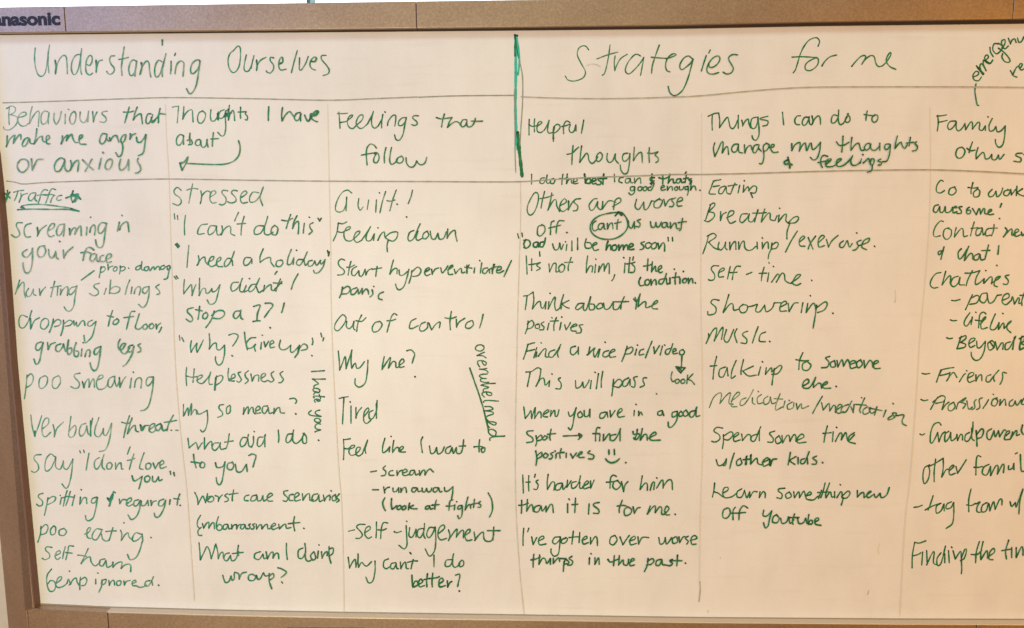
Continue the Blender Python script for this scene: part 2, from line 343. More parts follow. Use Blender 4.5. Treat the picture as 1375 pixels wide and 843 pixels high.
# a line starting with = opens a new piece of writing; W lines: crop | letters | cell edges | baseline(s) | x-height | options ; S lines: free strokes
TEXT = r"""
=heading
H1~k.25|78,205 68,330 80,470 115,575 165,605 215,560 245,430 262,270 280,165;262,270 258,400 265,480 270,555;358,375 372,470 365,570;365,570 385,450 430,350 480,308 515,330 528,430 532,565;700,295 650,310 605,380 588,480 605,560 635,580 670,545 705,430 735,215;722,290 718,430 722,520 735,575;805,435 850,450 882,390 880,325 850,310 810,360 792,470 805,555 850,585 890,560;940,375 945,470 940,550;942,540 955,450 980,390 1025,375;1200,315 1150,320 1130,370 1150,430 1190,480 1195,530 1160,570 1115,570 1090,535
H1~k.6 w2.6|362,385 374,470 366,560;940,390 945,470 940,540
H2~k.25|65,170 50,260 38,350 30,430 38,525;0,325 50,318 115,300;215,350 180,330 140,370 122,450 135,515 165,528 195,490 215,420 222,345;215,380 205,470 200,535;282,370 290,420 265,510;262,515 285,440 320,370 355,345 378,380 385,470 400,545;540,355 500,335 465,380 448,460 455,530 480,548 520,500 555,390 590,255;565,360 545,450 545,540;545,80 545,145;655,350 655,430 648,505;710,250 700,275;705,505 715,430 740,370 780,345 815,370 812,450 805,535;1010,335 970,335 920,380 900,450 910,500 940,500 980,460 1010,400 1020,345;1020,345 1005,450 990,560 965,670 920,745 885,755 850,695
H2~k.6 w2.6|282,370 288,420 268,505
=heading
H3~k.35|160,165 215,105 245,130 248,220 235,330 200,400 155,420 115,370 100,280 120,200 175,145;318,210 300,290 290,370 310,405 350,395 385,310 408,220;395,270 375,370;440,270 445,330 440,395;440,390 460,310 500,265 550,240;645,245 605,240 605,280 640,330 640,380 605,425 565,415 555,400;712,320 750,300 755,250 735,235 710,280 705,350 730,390 790,380;925,160 890,280 855,420;952,245 950,320 950,380 970,390 1020,320 1055,230;1085,290 1140,290 1158,250 1130,235 1090,270 1075,330 1100,375 1140,390;1265,215 1215,220 1215,265 1270,330 1305,390 1290,435 1235,455
H3~k.55|440,280 446,330 440,390;725,310 750,290 748,245;1090,285 1135,285 1150,250
=heading
H4~k.3 w2|425,175 390,130 345,120 290,150 265,220 275,280 320,370 370,460 380,510 350,570 280,605 200,620 130,600 95,550;728,110 710,250 680,410 650,510 620,535;545,305 690,250 835,210;800,265 788,350 795,470;797,465 830,380 880,300 970,240;1160,265 1110,240 1060,260 985,350 945,450 960,505 1005,515 1080,450 1150,370 1205,285;1205,285 1185,400 1160,535
H4~k-1.5 w1.5|400,400 460,380 530,385 590,415
H5~k.4 w2.1|150,105 105,230 60,370 48,475;45,265 150,275 240,280;240,285 310,265 375,235 340,220 280,255 240,330 235,400 255,445 290,460;590,285 540,250 480,275 430,350 425,410 455,430 510,395 570,340 600,290;600,290 570,410 530,550 470,690 400,760 340,775 290,735 268,655;775,245 740,350 710,450;828,170 808,210;810,350 815,395 860,400 920,360 955,300 945,255 900,255 840,300 790,390 785,450 815,485 870,490 940,470;1190,235 1130,230 1080,260 1075,300 1120,380 1135,420 1110,470 1050,490 1000,465
=heading
H6~k.45 w2.1|385,195 403,140 380,100 340,95 270,130 210,210 170,300 140,400 115,475 90,510;75,325 200,320 370,330;290,370 350,330 385,345 385,400 350,450 290,485 240,475 230,430 260,385 320,350 370,335;430,430 470,370 530,320 605,300;785,435 830,380 890,320 940,305 950,330 905,410;905,410 960,340 1020,305 1055,325 1070,390 1100,435 1150,430;1150,430 1200,380 1250,300 1245,270 1215,305 1195,365 1215,410 1250,445 1310,470
=heading
H7~k.05|105,80 100,170 105,270;75,90 130,60 175,85 165,130 120,160 120,160 185,180 200,220 175,280 110,330 50,325 40,300;205,190 260,180 300,155 280,130 235,145 205,190 205,240 240,285 290,285 320,260;365,70 345,150 335,260;335,260 380,170 425,120 445,130 440,200 435,290;540,125 500,120 470,160 465,225 480,265 510,260 540,220 555,130 550,200 548,260;615,145 610,210 630,262 645,265 675,210 695,125;740,155 738,260;775,98 780,102;850,125 815,140 790,200 800,255 830,265 855,220 860,150 835,120;910,130 905,200 925,240 960,245 990,200 1005,120;1000,150 995,240
H8~k.15|80,125 85,180 90,240;90,240 105,180 130,130;245,120 200,125 185,150 220,180 235,215 215,245 165,240
H8~k.5|495,75 470,160 445,250;430,130 500,130 540,120;585,75 560,140 540,220;540,220 580,170 625,150 635,190 645,260;740,150 705,155 685,210 690,255 720,255 750,200 760,160;745,190 755,250 790,225;845,90 830,160 825,250;770,230 815,190 840,150 905,155
H7~k.3|85,400 80,470 75,525;75,520 110,440 165,390 170,400 155,480;155,485 200,410 235,385 240,440;320,420 285,435 255,490 265,520 300,500 335,430 345,480 380,490;420,320 410,400 390,490;390,490 440,420 480,405 485,450 510,470;530,450 560,430 560,400 535,400 525,440 535,485 565,490
H7~k.5|710,400 705,450 695,490;697,490 725,430 765,390 770,400 755,455;755,455 790,400 815,380 825,420 850,470 880,475;895,440 930,420 935,390 910,395 900,440 910,490 975,495
H8~k.4|240,380 195,375 165,430 165,475 195,490 230,450 245,385;235,430 265,460;275,420 280,450 285,455;285,455 310,410 350,395 365,430 380,470;455,385 420,400 400,450 415,475 445,450 460,390;410,470 425,530 410,610 375,635 345,590;510,375 505,440;505,435 530,390 570,375;580,415 585,460 620,475 660,430 685,385;685,385 675,480 655,590 600,625
H7~k.2|205,710 240,670 290,665 325,700 320,760 270,810 225,800 200,750 205,705;360,660 365,730 370,790;370,785 400,720 430,670 490,665
H7~k.35|735,665 690,650 640,690 620,750 635,800 680,795 715,740 738,680;738,680 735,750 760,800 790,795;805,680 815,730 800,790;800,790 840,710 880,675 895,700 885,800
H7~k.15|940,670 985,720 1012,745 1060,785
H8~k.15|75,665 35,735 0,800;180,655 165,720 155,775;200,585 205,595;285,660 250,680 225,735 235,775 270,775 300,730 305,680 280,660;400,665 385,730 395,785 430,780 470,730 490,670;490,670 490,790;600,655 590,690 620,740 625,790 590,820 570,820
=heading
H9~k.1|55,75 90,65 125,65;125,65 118,150 110,250
H9~k.4|185,70 180,150 172,210;172,210 210,140 255,105 280,110 285,170 290,240;400,120 360,135 340,190 350,245 385,255 420,210 430,150 395,115;492,105 485,170 495,225 530,230 560,190 575,130;570,150 575,220;640,105 600,120 580,170 590,200 630,190 665,110;660,120 655,200 660,300 645,385 610,400 570,360;700,55 695,130 690,220;690,220 710,150 740,110 755,150 760,225;828,75 825,150 828,200;800,130 890,125;890,130 880,150 905,180 900,220 880,215
H9~k.75 w2.8|660,150 720,140;640,180 700,160;570,150 572,210;690,100 692,200
H9~k.45|180,395 140,385 105,430 105,490 135,505 170,460 185,400;180,400 182,495;255,370 250,430 255,490;225,450 265,440 280,490 240,500;360,440 330,450 315,490 340,510 375,490 375,450 350,440;375,470 385,515 410,530 440,500 450,440;445,460 460,525;520,365 512,440 508,515;495,435 575,430
H9~k.4 w2.2|805,455 822,520 815,600 780,660 720,700 620,722 450,722 230,712;232,640 190,690 140,705;140,705 165,790;165,790 215,700 232,640;150,720 200,690
H10~k.55|220,70 215,150 215,225;375,80 365,160 370,230;370,230 410,160 455,125 480,150 510,190;575,135 535,145 510,190 525,225 560,215 585,150;580,160 580,230;625,165 650,220 670,235 695,190 700,150;700,170 750,170 785,130 760,115 720,150 705,200 740,230 770,240
H10~k.75 w2.7|690,200 700,150 745,160 770,130;680,220 705,180
=heading
H11~k.4|85,90 92,180 98,270;70,105 130,105 180,100;100,205 150,198 185,185;185,180 230,145 240,120 205,135 180,190 195,250 240,275 290,230;290,230 345,180 360,130 330,120 295,160 280,220 310,265 350,270 410,220;410,220 460,120 478,75 455,160 460,240 490,270 530,245;530,245 575,160 582,115;582,115 570,200 568,265;605,85 610,90;635,240 645,190 690,130 725,125 728,180 718,245;840,150 800,155 765,190 760,235 795,240 835,200 848,150;848,150 830,240 810,340 770,405 730,395 715,345;985,130 935,130 920,155 965,195 970,225 940,240 910,230
H11~k.35|510,495 480,460 440,450 405,490 395,560 400,640 405,685;340,575 420,560 490,548;490,560 500,545 530,560 540,610 515,660 480,650 485,600 510,560;618,490 600,570 600,660;680,490 665,570 660,640 680,680 720,660 750,620;800,590 760,600 735,640 760,665 800,655 815,615 790,585;845,605 850,660 880,705 920,710 950,680 965,640;965,640 985,670 1020,685 1060,660 1080,600
H12~k.35|310,110 290,180 278,255;220,150 270,165 320,160 395,150;395,150 365,200 345,260;345,260 390,220 440,195 475,210 495,240;560,175 520,175 495,220 510,255 545,240 565,190;560,210 575,255 620,245 650,200 660,160;615,190 680,192 740,190
=heading
H13~k.45|100,95 97,180 97,290;168,90 162,160 165,250;95,160 130,182 170,180 220,165;200,185 245,150 260,130 225,125 200,170 200,240 240,262 290,230;290,230 335,150 352,100 335,180 330,240 350,270 390,260;410,190 400,270 403,370;405,200 440,160 475,165 488,195 460,235 420,265 390,260;610,135 575,115 545,140 530,200 532,275;510,185 560,175 610,155;615,165 600,220 625,262 665,240 685,165;685,165 688,240;785,105 770,190 755,270
H13~k.65 w2.7|412,190 402,260 403,340
H13~k.45|650,425 640,540 635,660;575,535 640,520 680,480 720,445;758,430 745,530 735,635;735,635 780,570 820,520 840,545 850,610 885,650 920,630 960,570;985,510 950,550 945,610 975,625 1010,590 1018,540 990,510
H14~k.4|130,220 125,280 150,320 190,300 220,225;220,225 222,290 255,330;360,215 315,225 300,270 315,305 345,300 378,260 385,220;385,220 380,320 360,430 320,450 285,410 275,350;435,150 430,220 425,300;425,300 470,230 510,205 522,240 525,320;605,155 600,230 605,320;585,215 640,218 700,200;700,205 670,235 700,265 708,300 680,320
=heading
H15~k.5|138,130 135,200 138,290;92,135 160,105 210,98;210,98 222,180 220,265;220,265 270,190 310,145 325,190 340,255 370,275 400,240 425,180;432,125 432,200 432,270;472,180 485,240;480,245 510,190 545,165 550,210 570,265;640,145 590,160 570,220 585,270 625,265 650,200 655,145;655,145 665,250 665,350 630,408 595,385 588,355;765,135 690,155 680,170 740,180 770,195 755,235 710,245;932,90 938,160 945,230;1135,130 1095,135 1070,180 1085,225 1125,230;1220,145 1180,150 1155,200 1165,235 1195,230 1225,180 1235,140;1230,150 1240,220 1264,230
H16~k.5|85,130 95,180 90,220;90,220 120,160 160,130 178,160 182,225;375,130 330,120 305,165 310,210 345,205 380,150 388,65;385,110 385,190 405,230 440,215;440,215 480,150 495,105;475,140 460,190 490,205 515,180 510,140 485,110;710,75 700,120 695,180;675,115 740,125 790,130;800,120 765,150 770,195 805,200 830,160 825,125 795,118
H15~k.5|165,435 150,500 165,590;165,590 200,520 240,430 260,435 250,550;250,550 285,490 310,480 322,565;430,450 385,455 355,500 370,540 410,530 435,460;430,480 440,540 480,550;500,460 505,550;505,550 530,490 570,465 585,510;650,455 610,470 595,530 620,550 655,500 665,460;660,500 690,530;750,440 715,470 720,530 760,510 780,460 745,440;715,520 720,600 700,670 670,670;785,490 830,480 835,455 805,460 800,510 830,545 880,540;1035,445 1035,525;1035,525 1070,460 1120,430 1130,450 1120,530;1120,530 1150,470 1185,435 1195,470 1205,525 1240,440
H16~k.5|75,440 90,510 130,490 180,430;180,430 170,530 140,610 100,630 65,600;435,360 430,450 420,540;360,425 395,465 450,460 500,430;535,375 525,450 525,520;525,520 570,460 610,440 625,480 640,520 670,520;735,440 700,450 675,490 695,520 730,500 750,450;740,460 755,510 800,520 840,480;850,440 850,520;960,450 915,455 905,500 935,510 970,460;970,460 960,560 930,640 880,650;1048,360 1030,430 1020,500;1020,500 1060,450 1090,430 1105,470 1130,500 1160,460;1195,375 1185,440 1180,470;1150,440 1230,430;1265,425 1245,440 1275,480 1260,520 1220,530
H15~k.75 w2.6|990,600 1005,660 1012,720;990,630 950,650 960,680 1000,670 1035,685
H16~k.6|260,590 215,578 185,610 180,670 200,715;150,660 230,645 290,640;240,680 290,640 300,620 260,625 235,670 250,705 310,705 360,680;360,670 410,630 410,615 370,630 355,670 380,705 440,690 490,650;490,650 530,600 545,575 520,640 540,690 590,685 630,650;640,620 625,670;655,568 660,574;660,665 690,640 720,610 730,640 745,680;750,620 740,670 760,690 785,650 775,615 745,630;765,690 755,750 710,770;860,620 825,640 865,660 860,685 830,690
=note
I1~k.25|110,105 145,95 185,90;142,95 130,135 115,170;165,115 165,150 150,185;152,180 175,130 215,115;280,110 245,115 225,145 230,170 255,165 285,120;280,125 275,160 290,175;375,90 350,85 325,110 315,150 300,195;295,130 340,125 375,125;437,85 410,78 390,105 375,150 360,190;355,130 400,122 430,130;420,135 405,160 398,185;485,130 460,135 445,155 455,170 480,165
I1~k.6 w2.4|60,92 58,140 45,185;35,110 80,150;78,105 40,160;575,95 560,150 572,185 572,185 615,120 520,150 520,150 600,130 635,160 635,160 560,125;570,120 610,140 590,180
I1~k.35 w2.1|170,215 210,205 300,200 400,208 500,222 560,232;140,243 250,238 400,240 520,240 620,255;165,225 190,240
I1~k.6 w2.6|560,235 590,245 620,254;172,215 195,235
I1~k.15|175,345 140,345 130,370 150,410 155,440 125,460 92,440;245,350 205,365 190,410 205,455 240,455;295,380 300,415 295,450;297,445 320,400 365,365;375,410 420,385 430,355 405,355 380,395 375,430 395,455 425,445;500,355 465,365 445,410 455,445 480,435 500,390 508,355;508,355 505,410 500,450;548,390 550,440;550,440 570,395 595,385 590,435;590,435 610,395 635,370 640,445;685,380 680,440;715,300 712,303;708,420 715,385 740,360 750,390 745,440;840,350 800,345 775,375 775,420 800,425 830,380 838,350;838,350 825,440 815,510 795,540 765,530 752,480
I1~k.45|295,385 303,430;548,390 552,435
I1~k.3|940,340 925,410;960,285 962,290;942,400 955,365 985,340 1005,345 1015,415
I1~k.1|215,555 180,580 185,605 215,615 250,575 258,545;258,545 258,620 250,690 230,735 200,735 185,690 183,660;350,525 312,535 296,575 308,612 340,608 362,570 350,528;385,555 388,600 405,622 425,610 440,575;440,570 445,615 460,630;500,560 502,595 505,622;505,618 530,575 575,536;470,490 474,494
I1~k.2|740,560 715,540 685,545 665,590 655,640;640,580 690,575 720,590;748,588 720,596 710,632 726,650 750,626 762,594;760,600 762,640 778,650;816,600 792,610 786,640 806,652 826,644;836,634 872,616 876,594 852,592 836,626 846,660 876,650
=note
I1~k.4|795,690 788,730 780,775;790,705 815,690 828,710 810,730 790,735;848,675 850,715;850,715 860,695 885,685;905,690 890,710 895,725 915,720 920,695 905,690;945,685 945,715 940,745;945,695 975,690 985,705 965,722 945,722;1010,700 1013,703
I1~k.5|1100,680 1070,695 1070,715 1095,710 1110,680 1115,650;1110,680 1115,715 1135,715;1165,690 1140,695 1135,715 1155,722 1170,695;1170,700 1180,722 1195,700 1210,690 1215,715 1235,690 1250,690 1255,715;1290,680 1265,690 1265,710 1285,708 1300,690;1310,690 1330,680 1340,700 1320,715 1315,700;1335,685 1325,740 1315,780 1290,790
I1~k.4 w2.3|640,795 685,762 740,722
=note
I2~k.2|155,0 140,50 120,110;122,105 150,50 180,15 190,30 190,90 200,135;225,65 205,100 215,128 240,122 262,75;262,72 264,110 282,120;310,68 312,95 316,120;316,116 330,85 358,55;430,10 415,70 400,130;400,60 440,50 480,45;455,55 450,120;478,70 475,115;475,115 490,80 525,50 535,65 530,120;600,50 560,60 540,95 555,115 590,80 605,45;605,45 590,130 580,200 555,240 525,240 505,210
I2~k.2|780,25 745,35 740,55 770,80 770,110 735,122 705,105;835,65 820,110;870,0 865,60 860,105;865,75 900,50 940,60 935,90 900,105 865,100;1020,0 1000,50 985,110;1038,55 1030,105;1055,105 1065,70 1090,50 1105,65 1095,115;1170,50 1130,60 1120,90 1140,105 1165,75 1172,50;1172,50 1170,120 1150,190 1120,215 1090,190;1250,35 1225,55 1250,80 1255,105 1235,112
=note
I2~k.35|215,290 170,275 150,310 155,365 185,375 220,330 250,240;235,300 240,385;245,380 270,320 310,295;350,300 325,325 320,370 350,385 380,350 378,310 350,300;420,305 410,355 388,410;412,345 450,310 480,325 465,355 430,365;500,315 495,370 478,435;505,340 545,315 570,330 550,355 515,362;580,320 585,355 600,330;600,335 610,365 640,325 660,320 668,355;725,315 695,330 690,355 715,360 740,335 755,325;755,325 745,370 725,440 690,480 670,490 660,435
I2~k.6 w2.4|420,310 412,350 390,408;500,318 497,372 480,432;240,300 245,370
I2~k.45|885,240 865,300 852,360;845,280 890,290;920,305 895,320 890,345 915,345 935,320 920,300
I2~k.4|1060,245 1030,250 1015,300 995,385;975,295 1015,290 1050,285;1095,265 1075,330 1065,375 1095,385 1125,360;1150,345 1128,355 1126,380 1146,386 1160,362 1146,345;1196,340 1176,352 1176,378 1198,380 1210,356 1194,340;1226,345 1230,384;1230,380 1240,355 1262,338;1270,370 1262,390 1250,410
I2~k.4|325,485 290,500 282,540 305,550 335,510 340,490;340,490 325,570 310,640 285,660 268,620;375,490 380,545;380,545 400,505 435,490;480,500 445,515 440,550 465,560 495,520 500,500;500,505 520,560 540,470;540,475 530,550 540,585 565,560 560,530 540,540;600,490 585,540 585,590 610,600 620,565 600,555;645,540 640,595;655,490 658,492;670,600 680,560 700,545 710,560 705,600;790,520 750,540 740,570 755,585 785,550 795,520;795,520 785,600 770,680 745,712 720,690 710,650
I2~k.4|945,465 930,500 935,540 960,545 985,510;975,520 990,500 965,500 945,535 960,570 990,575 1020,530;1045,510 1015,520 1010,560 1035,560 1055,520;1055,520 1040,580 1000,650 970,675;1105,500 1085,510 1105,535 1105,560 1085,565
=note
I3~k.25|125,-50 118,40 105,135;122,-30 155,-60 175,-30 160,20 120,50;265,-45 225,-20 220,40 245,55 280,20 285,-30 265,-45;370,-45 330,-20 325,40 355,55 385,15 385,-30 370,-45
I3~k.3|540,-65 500,-55 500,-30 535,10 530,45 500,55 470,40;560,0 572,50;572,50 585,5 610,-20 612,45;612,45 630,0 650,-20 655,45;675,-10 720,-30 715,-50 690,-40 670,10 685,60 730,55 760,20;805,-40 770,-20 760,30 785,45 810,0 815,-40;812,-10 830,40 850,0;850,-30 855,45;855,45 880,-10 900,-35;945,-25 935,50;960,-75 962,-70;970,45 980,-10 1010,-30 1025,-10 1020,50;1115,-35 1075,-30 1060,10 1075,35 1105,5 1120,-35;1120,-35 1110,70 1085,180 1055,220 1020,230
I3~k.55|562,5 574,48;852,-25 857,40
=note
I3~k.2|155,265 165,350 185,430;185,430 215,350 240,270;250,370 290,335 295,295 270,290 245,340 245,410 270,435 310,400;330,340 340,385 340,435;340,430 360,370 410,320;470,275 460,350 450,420;455,390 500,345 510,375 495,425 465,440 450,420;585,330 550,345 535,400 550,430 580,400 595,350;595,350 605,410 625,420;640,290 625,370 625,430;690,285 660,370 660,420 690,435 715,400 725,370;725,370 725,410 750,420 790,330;790,330 780,420 760,500 735,540 695,550
I3~k.5|625,310 625,425;188,390 188,430
I3~k.45|930,270 905,350 885,440;870,320 920,330 950,300;950,285 930,350 915,410;915,410 950,360 975,345 980,385 1000,395;1015,340 1025,385;1025,385 1045,350 1080,345;1085,380 1125,350 1125,330 1095,345 1085,385 1110,400 1145,375;1175,330 1140,350 1135,380 1160,385 1185,345;1185,350 1195,385 1225,375;1275,265 1240,330 1225,385;1205,320 1250,315 1300,305
I3~k.7 w2.5|1020,345 1030,385 1050,350;1180,340 1195,385 1225,375
I3~k.3|1258,382 1262,384;1295,382 1312,384
=note
I3~k.25|235,575 190,580 180,610 210,650 215,690 185,715 160,705;340,590 310,570 275,610 265,680 280,705 315,680 345,610 350,590;350,600 350,670 385,690 405,650 410,630;410,625 415,680 445,685 485,610;485,610 475,720 455,810 430,840 400,805
I3~k.3|540,545 545,560;570,540 575,558;612,565 600,630 590,695;690,600 660,620 654,665 672,690 700,655 730,575;718,615 716,670 735,692;778,635 754,650 754,684 780,686 794,655 776,635;820,640 822,688;822,686 842,650 862,640 868,685 880,688;935,515 925,540 915,570;965,570 945,630 930,690;915,620 940,615 970,605
I3~k.35|1045,560 1020,630 1010,680 1035,690;1084,640 1060,652 1062,686 1088,684 1100,655 1082,640;1116,640 1132,684;1132,684 1160,636;1168,660 1200,642 1190,620 1170,640 1176,682 1218,670
I3~k.6|950,740 965,780 995,770 1030,745;1030,745 1020,790 1005,843;1078,740 1052,752 1054,785 1080,785 1092,755 1076,740;1112,745 1112,780 1135,786 1158,750;1158,748 1164,780 1186,770;1250,705 1255,730;1278,715 1284,740
=note
I4~k.4|250,60 220,70 215,90 245,120 245,150 220,160 200,145;290,95 278,160 262,232;285,110 325,85 350,95 335,125 285,150;395,95 385,145;385,75 387,78;440,40 425,90 410,160;465,45 450,100 430,155;405,95 440,85 490,90;500,75 490,110 480,155;550,30 553,33;545,90 540,145;545,140 565,100 590,95 595,140;675,90 640,100 630,130 655,135 680,95;680,95 665,180 645,250 610,275 590,265 585,235
I4~k.4|820,55 805,52 780,95;755,95 790,110 800,70 805,45;800,70 785,110 770,160
I4~k.7 w2.6|760,100 780,130 772,160 800,70
I4~k.45|850,105 855,140;855,140 875,110 905,110;905,145 945,115 940,95 915,110 905,145 925,160 955,145;1000,110 970,120 965,155 990,155 1015,115;1015,115 1010,180 985,240 945,265 920,230;1025,120 1025,155 1055,150 1075,115;1075,115 1080,155;1098,115 1102,155;1102,152 1116,125 1140,118;1200,105 1165,120 1160,155 1190,155 1215,115;1215,115 1200,180 1165,240 1135,245 1125,215;1250,110 1245,145;1325,65 1310,110 1305,150;1280,100 1320,105;1328,152 1331,155
=note
I4~k.5|235,320 230,380 210,445;232,340 270,305 290,325 275,370 235,385;335,315 310,345 315,385 345,375 350,330 335,315;415,335 380,350 380,385 415,390 435,360 415,335
I4~k.35|580,380 610,365 625,335 610,330 595,360 600,405 625,415;715,345 670,340 640,380 640,415 670,425 700,380 715,345;710,380 720,420 750,435 775,420;800,330 780,400 770,430;745,360 790,355 825,355;860,350 870,380 865,430;885,290 888,293;870,425 895,385 920,370 925,400 950,425;1020,380 980,370 955,405 960,435 995,425 1030,390;1030,380 1035,435;1030,440 1010,510 980,565 935,580 915,540;1098,405 1102,408
=note
I4~k.3|320,485 280,480 270,505 300,535 300,565 265,582 245,570;345,550 385,530 380,510 355,525 345,560 365,580 385,565;425,480 412,530 405,572;490,475 455,475 445,520 430,580;430,525 480,530
I4~k.4|525,545 555,548 590,555;605,495 580,550 550,612;552,610 590,570 620,560 630,600 660,630 700,600;735,575 700,585 695,620 720,630 745,585;745,590 755,640 790,625 800,600;800,600 800,640;800,640 830,610 870,600 865,650;865,650 890,625 925,615 940,630 940,675
=note
I4~k.45|318,655 285,700 280,760 300,825 335,825 350,790 340,755 310,745 290,770;350,770 390,740 395,715 370,725 350,775 370,800 410,790 440,765;440,765 450,735 465,770 455,780;465,775 485,740 510,725 520,760 540,790;545,720 540,760 540,815;545,740 580,720 595,745 580,780 555,785;458,670 461,673
I4~k.4|665,735 665,770;680,685 684,687;745,735 715,745 710,775 735,770 750,740;715,740 710,790 690,835;768,745 772,782;772,780 788,750 808,745 814,780;852,745 830,755 834,782 858,778 864,752 850,745;886,748 890,780;890,778 906,752 936,744;950,770 982,755 972,742 952,756 956,784 985,786 1010,798 1045,792 1062,780;1090,745 1060,752 1052,782 1078,786 1102,752 1118,715;1104,745 1112,780;1158,780 1161,783
=note
J1~k.25|125,90 95,68 70,90 75,120 115,150 125,185 100,208 60,195;215,40 200,110 185,190;170,88 215,75 255,80;280,95 285,150 275,195;278,190 290,130 330,95 360,110;350,145 395,115 390,95 360,105 350,160 370,190 400,185;490,95 455,90 445,110 475,150 475,185 450,205 425,200;565,95 535,90 520,110 550,145 555,175 520,190 490,180;600,145 640,115 630,95 600,115 590,160 605,190 645,185;735,110 690,105 665,140 665,180 700,180 740,140 770,65;755,110 745,150 765,210
=note
J1~k.35|70,275 75,315;95,290 98,318;158,290 150,360 152,440
J1~k.35|330,355 280,365 255,410 260,435 305,430;400,370 355,370 335,410 345,440 380,420 405,375;400,380 410,440 440,430;445,370 450,410 435,440;440,440 465,395 500,370 515,390 515,430 545,445;575,265 560,295 545,330;620,295 600,370 595,440;565,355 630,350
J1~k.45|775,370 725,370 700,400 705,435 750,425 785,360 805,295;780,380 780,430 810,440 845,420;860,365 835,390 835,430 870,440 885,390 860,365
J1~k.55|985,280 965,340 950,390;915,325 960,330 1000,310;1035,290 1010,340 1000,390;1000,390 1020,350 1045,335 1048,385 1044,432;1092,350 1084,425;1160,345 1135,360 1140,390 1155,410 1130,435;1130,300 1134,303;1200,310 1212,330;1225,310 1212,332
=note
J1~k.6 w2.5|80,515 100,540;92,508 110,530;1275,565 1282,590;1288,575 1282,605
J1~k.35|185,525 178,600 170,695
J1~k.5|260,605 265,640 250,680;252,680 280,630 310,615 315,650 335,675;335,655 375,635 380,610 355,620 340,665 360,690 400,675;400,660 435,635 430,615 405,640 410,685 450,690;520,630 490,625 465,660 470,690 500,670 525,620 542,570;525,640 530,680
J1~k.5|670,620 630,620 615,655 625,680 655,670 680,630;680,630 680,665
J1~k.45|770,550 745,610 745,655;745,655 790,625 825,620 830,655 855,690;920,640 880,645 870,680 900,690 925,660 910,635;990,555 965,620 960,670 985,670 1005,630;1010,620 1005,670;1030,560 1033,563;1080,635 1045,635 1030,665 1055,680 1085,640 1115,575;1090,640 1100,680 1120,660;1155,640 1125,650 1125,685 1155,680 1175,645;1175,650 1190,680 1220,640;1215,645 1225,670 1255,640;1255,635 1240,690 1205,735 1175,740 1165,720
=note
J2~k.5|70,30 85,50;85,25 100,45
J2~k.35|150,55 145,110 145,165;145,165 180,120 205,95 210,180;210,180 225,130 240,95;270,45 268,110 265,180;265,180 290,130 315,125 320,160 345,155 365,125;365,125 370,150 400,140 430,95;430,95 410,180 390,235 350,248 330,215
J2~k.5|575,75 530,80 515,115 525,145 560,130 590,85 605,45;590,90 585,140 610,150 635,110;635,100 620,150 645,140;660,45 664,48;715,90 680,95 655,130 665,150 700,125 740,45;715,110 735,155 765,140;780,100 770,145;770,145 800,110 830,95 835,135 860,140;905,50 885,95 870,145;850,80 915,85 ;860,130 890,100 915,70
J2~k.6|878,-10 868,3 862,12
J2~k.5|1043,10 1010,70 990,130
J2~k.5|220,275 180,285 175,310 205,340 215,370 195,385 165,365;270,265 265,320 258,365;240,290 290,300;320,315 300,325 295,355 320,360 335,330 320,310;385,300 370,350 350,390 320,430;365,335 410,300 455,300 465,330 430,360 380,358
J2~k.5|585,300 550,305 535,340 555,360 585,330 595,295;590,310 595,355 610,365
J2~k.55|695,265 745,255 725,320 720,375;690,383 720,378 745,378;785,240 830,240 845,260 815,300 780,350;935,238 925,280 915,312;823,430 827,435
=note
J2~k.4|110,495 115,530;130,510 145,540
J2~k.5|205,535 198,580 202,625;202,625 225,585 248,555;248,555 244,600 250,626;250,626 275,580 298,530;345,480 350,550 345,600;345,600 375,560 400,555 405,600 430,605 465,570;465,570 465,640 445,710 415,725 395,690 395,660
J2~k.5|500,490 540,478 572,495 555,540 530,575;523,650 530,655
J2~k.65|622,468 630,540 645,605
J2~k.5|710,510 670,515 640,550 645,590 680,590 710,560 700,585 708,615;755,550 750,600;760,490 764,493;776,542 786,582;786,582 812,538;822,566 852,550 842,532 824,548 826,588 856,584
J2~k.45|905,530 895,580 915,605 950,600 985,570;985,570 985,620 1010,620 1055,570;1055,570 1045,630 1018,665;1050,600 1085,560 1115,575 1110,600 1070,610
J2~k.7 w2.4|1050,590 1040,630 1020,662
J2~k.55|1155,515 1160,540 1155,565;1150,650 1155,653;1222,475 1230,505;1245,512 1238,535
=note
J3~k.4|150,50 145,110 150,190;210,60 205,110 200,165;145,115 190,125 235,120;230,150 270,125 270,108 240,120 235,160 270,175 300,150;300,150 330,110 340,80 325,140 330,180 350,180;385,115 375,160 370,225;380,125 420,110 435,130 415,165 375,190;480,55 475,110 485,155 500,145;490,140 530,125 525,100 505,110 500,150 525,155;575,85 555,90 565,115 580,145 560,165 545,155;635,75 610,95 615,125 635,150 610,175;655,100 665,155;665,155 685,115 715,110 715,155;735,135 770,110 765,95 740,105 735,145 760,160 785,150;835,80 815,95 820,120 835,145 815,162 790,150;905,80 885,95 895,120 910,140 895,165 875,168
J3~k.65 w2.6|380,130 375,180 372,225
=note
J3~k.45|125,340 125,430;130,425 150,380 160,365 165,425;165,425 175,385 190,330 185,420;185,420 210,380 225,385 230,415;230,385 245,415 275,405 310,385;312,385 315,460 300,530 275,555 260,540;440,340 410,345 405,370 430,400 430,425 395,440;490,345 465,365 465,410 490,400 495,355
J3~k.5|600,365 595,415;595,415 616,372 634,358 634,410;634,410 652,370 670,362 676,400 690,412;694,392 728,372 716,352 694,372 698,408 730,404;786,350 752,356 744,392 764,410 790,372;790,362 800,408 824,402;838,370 834,412;834,410 858,372 880,364 888,402 918,406
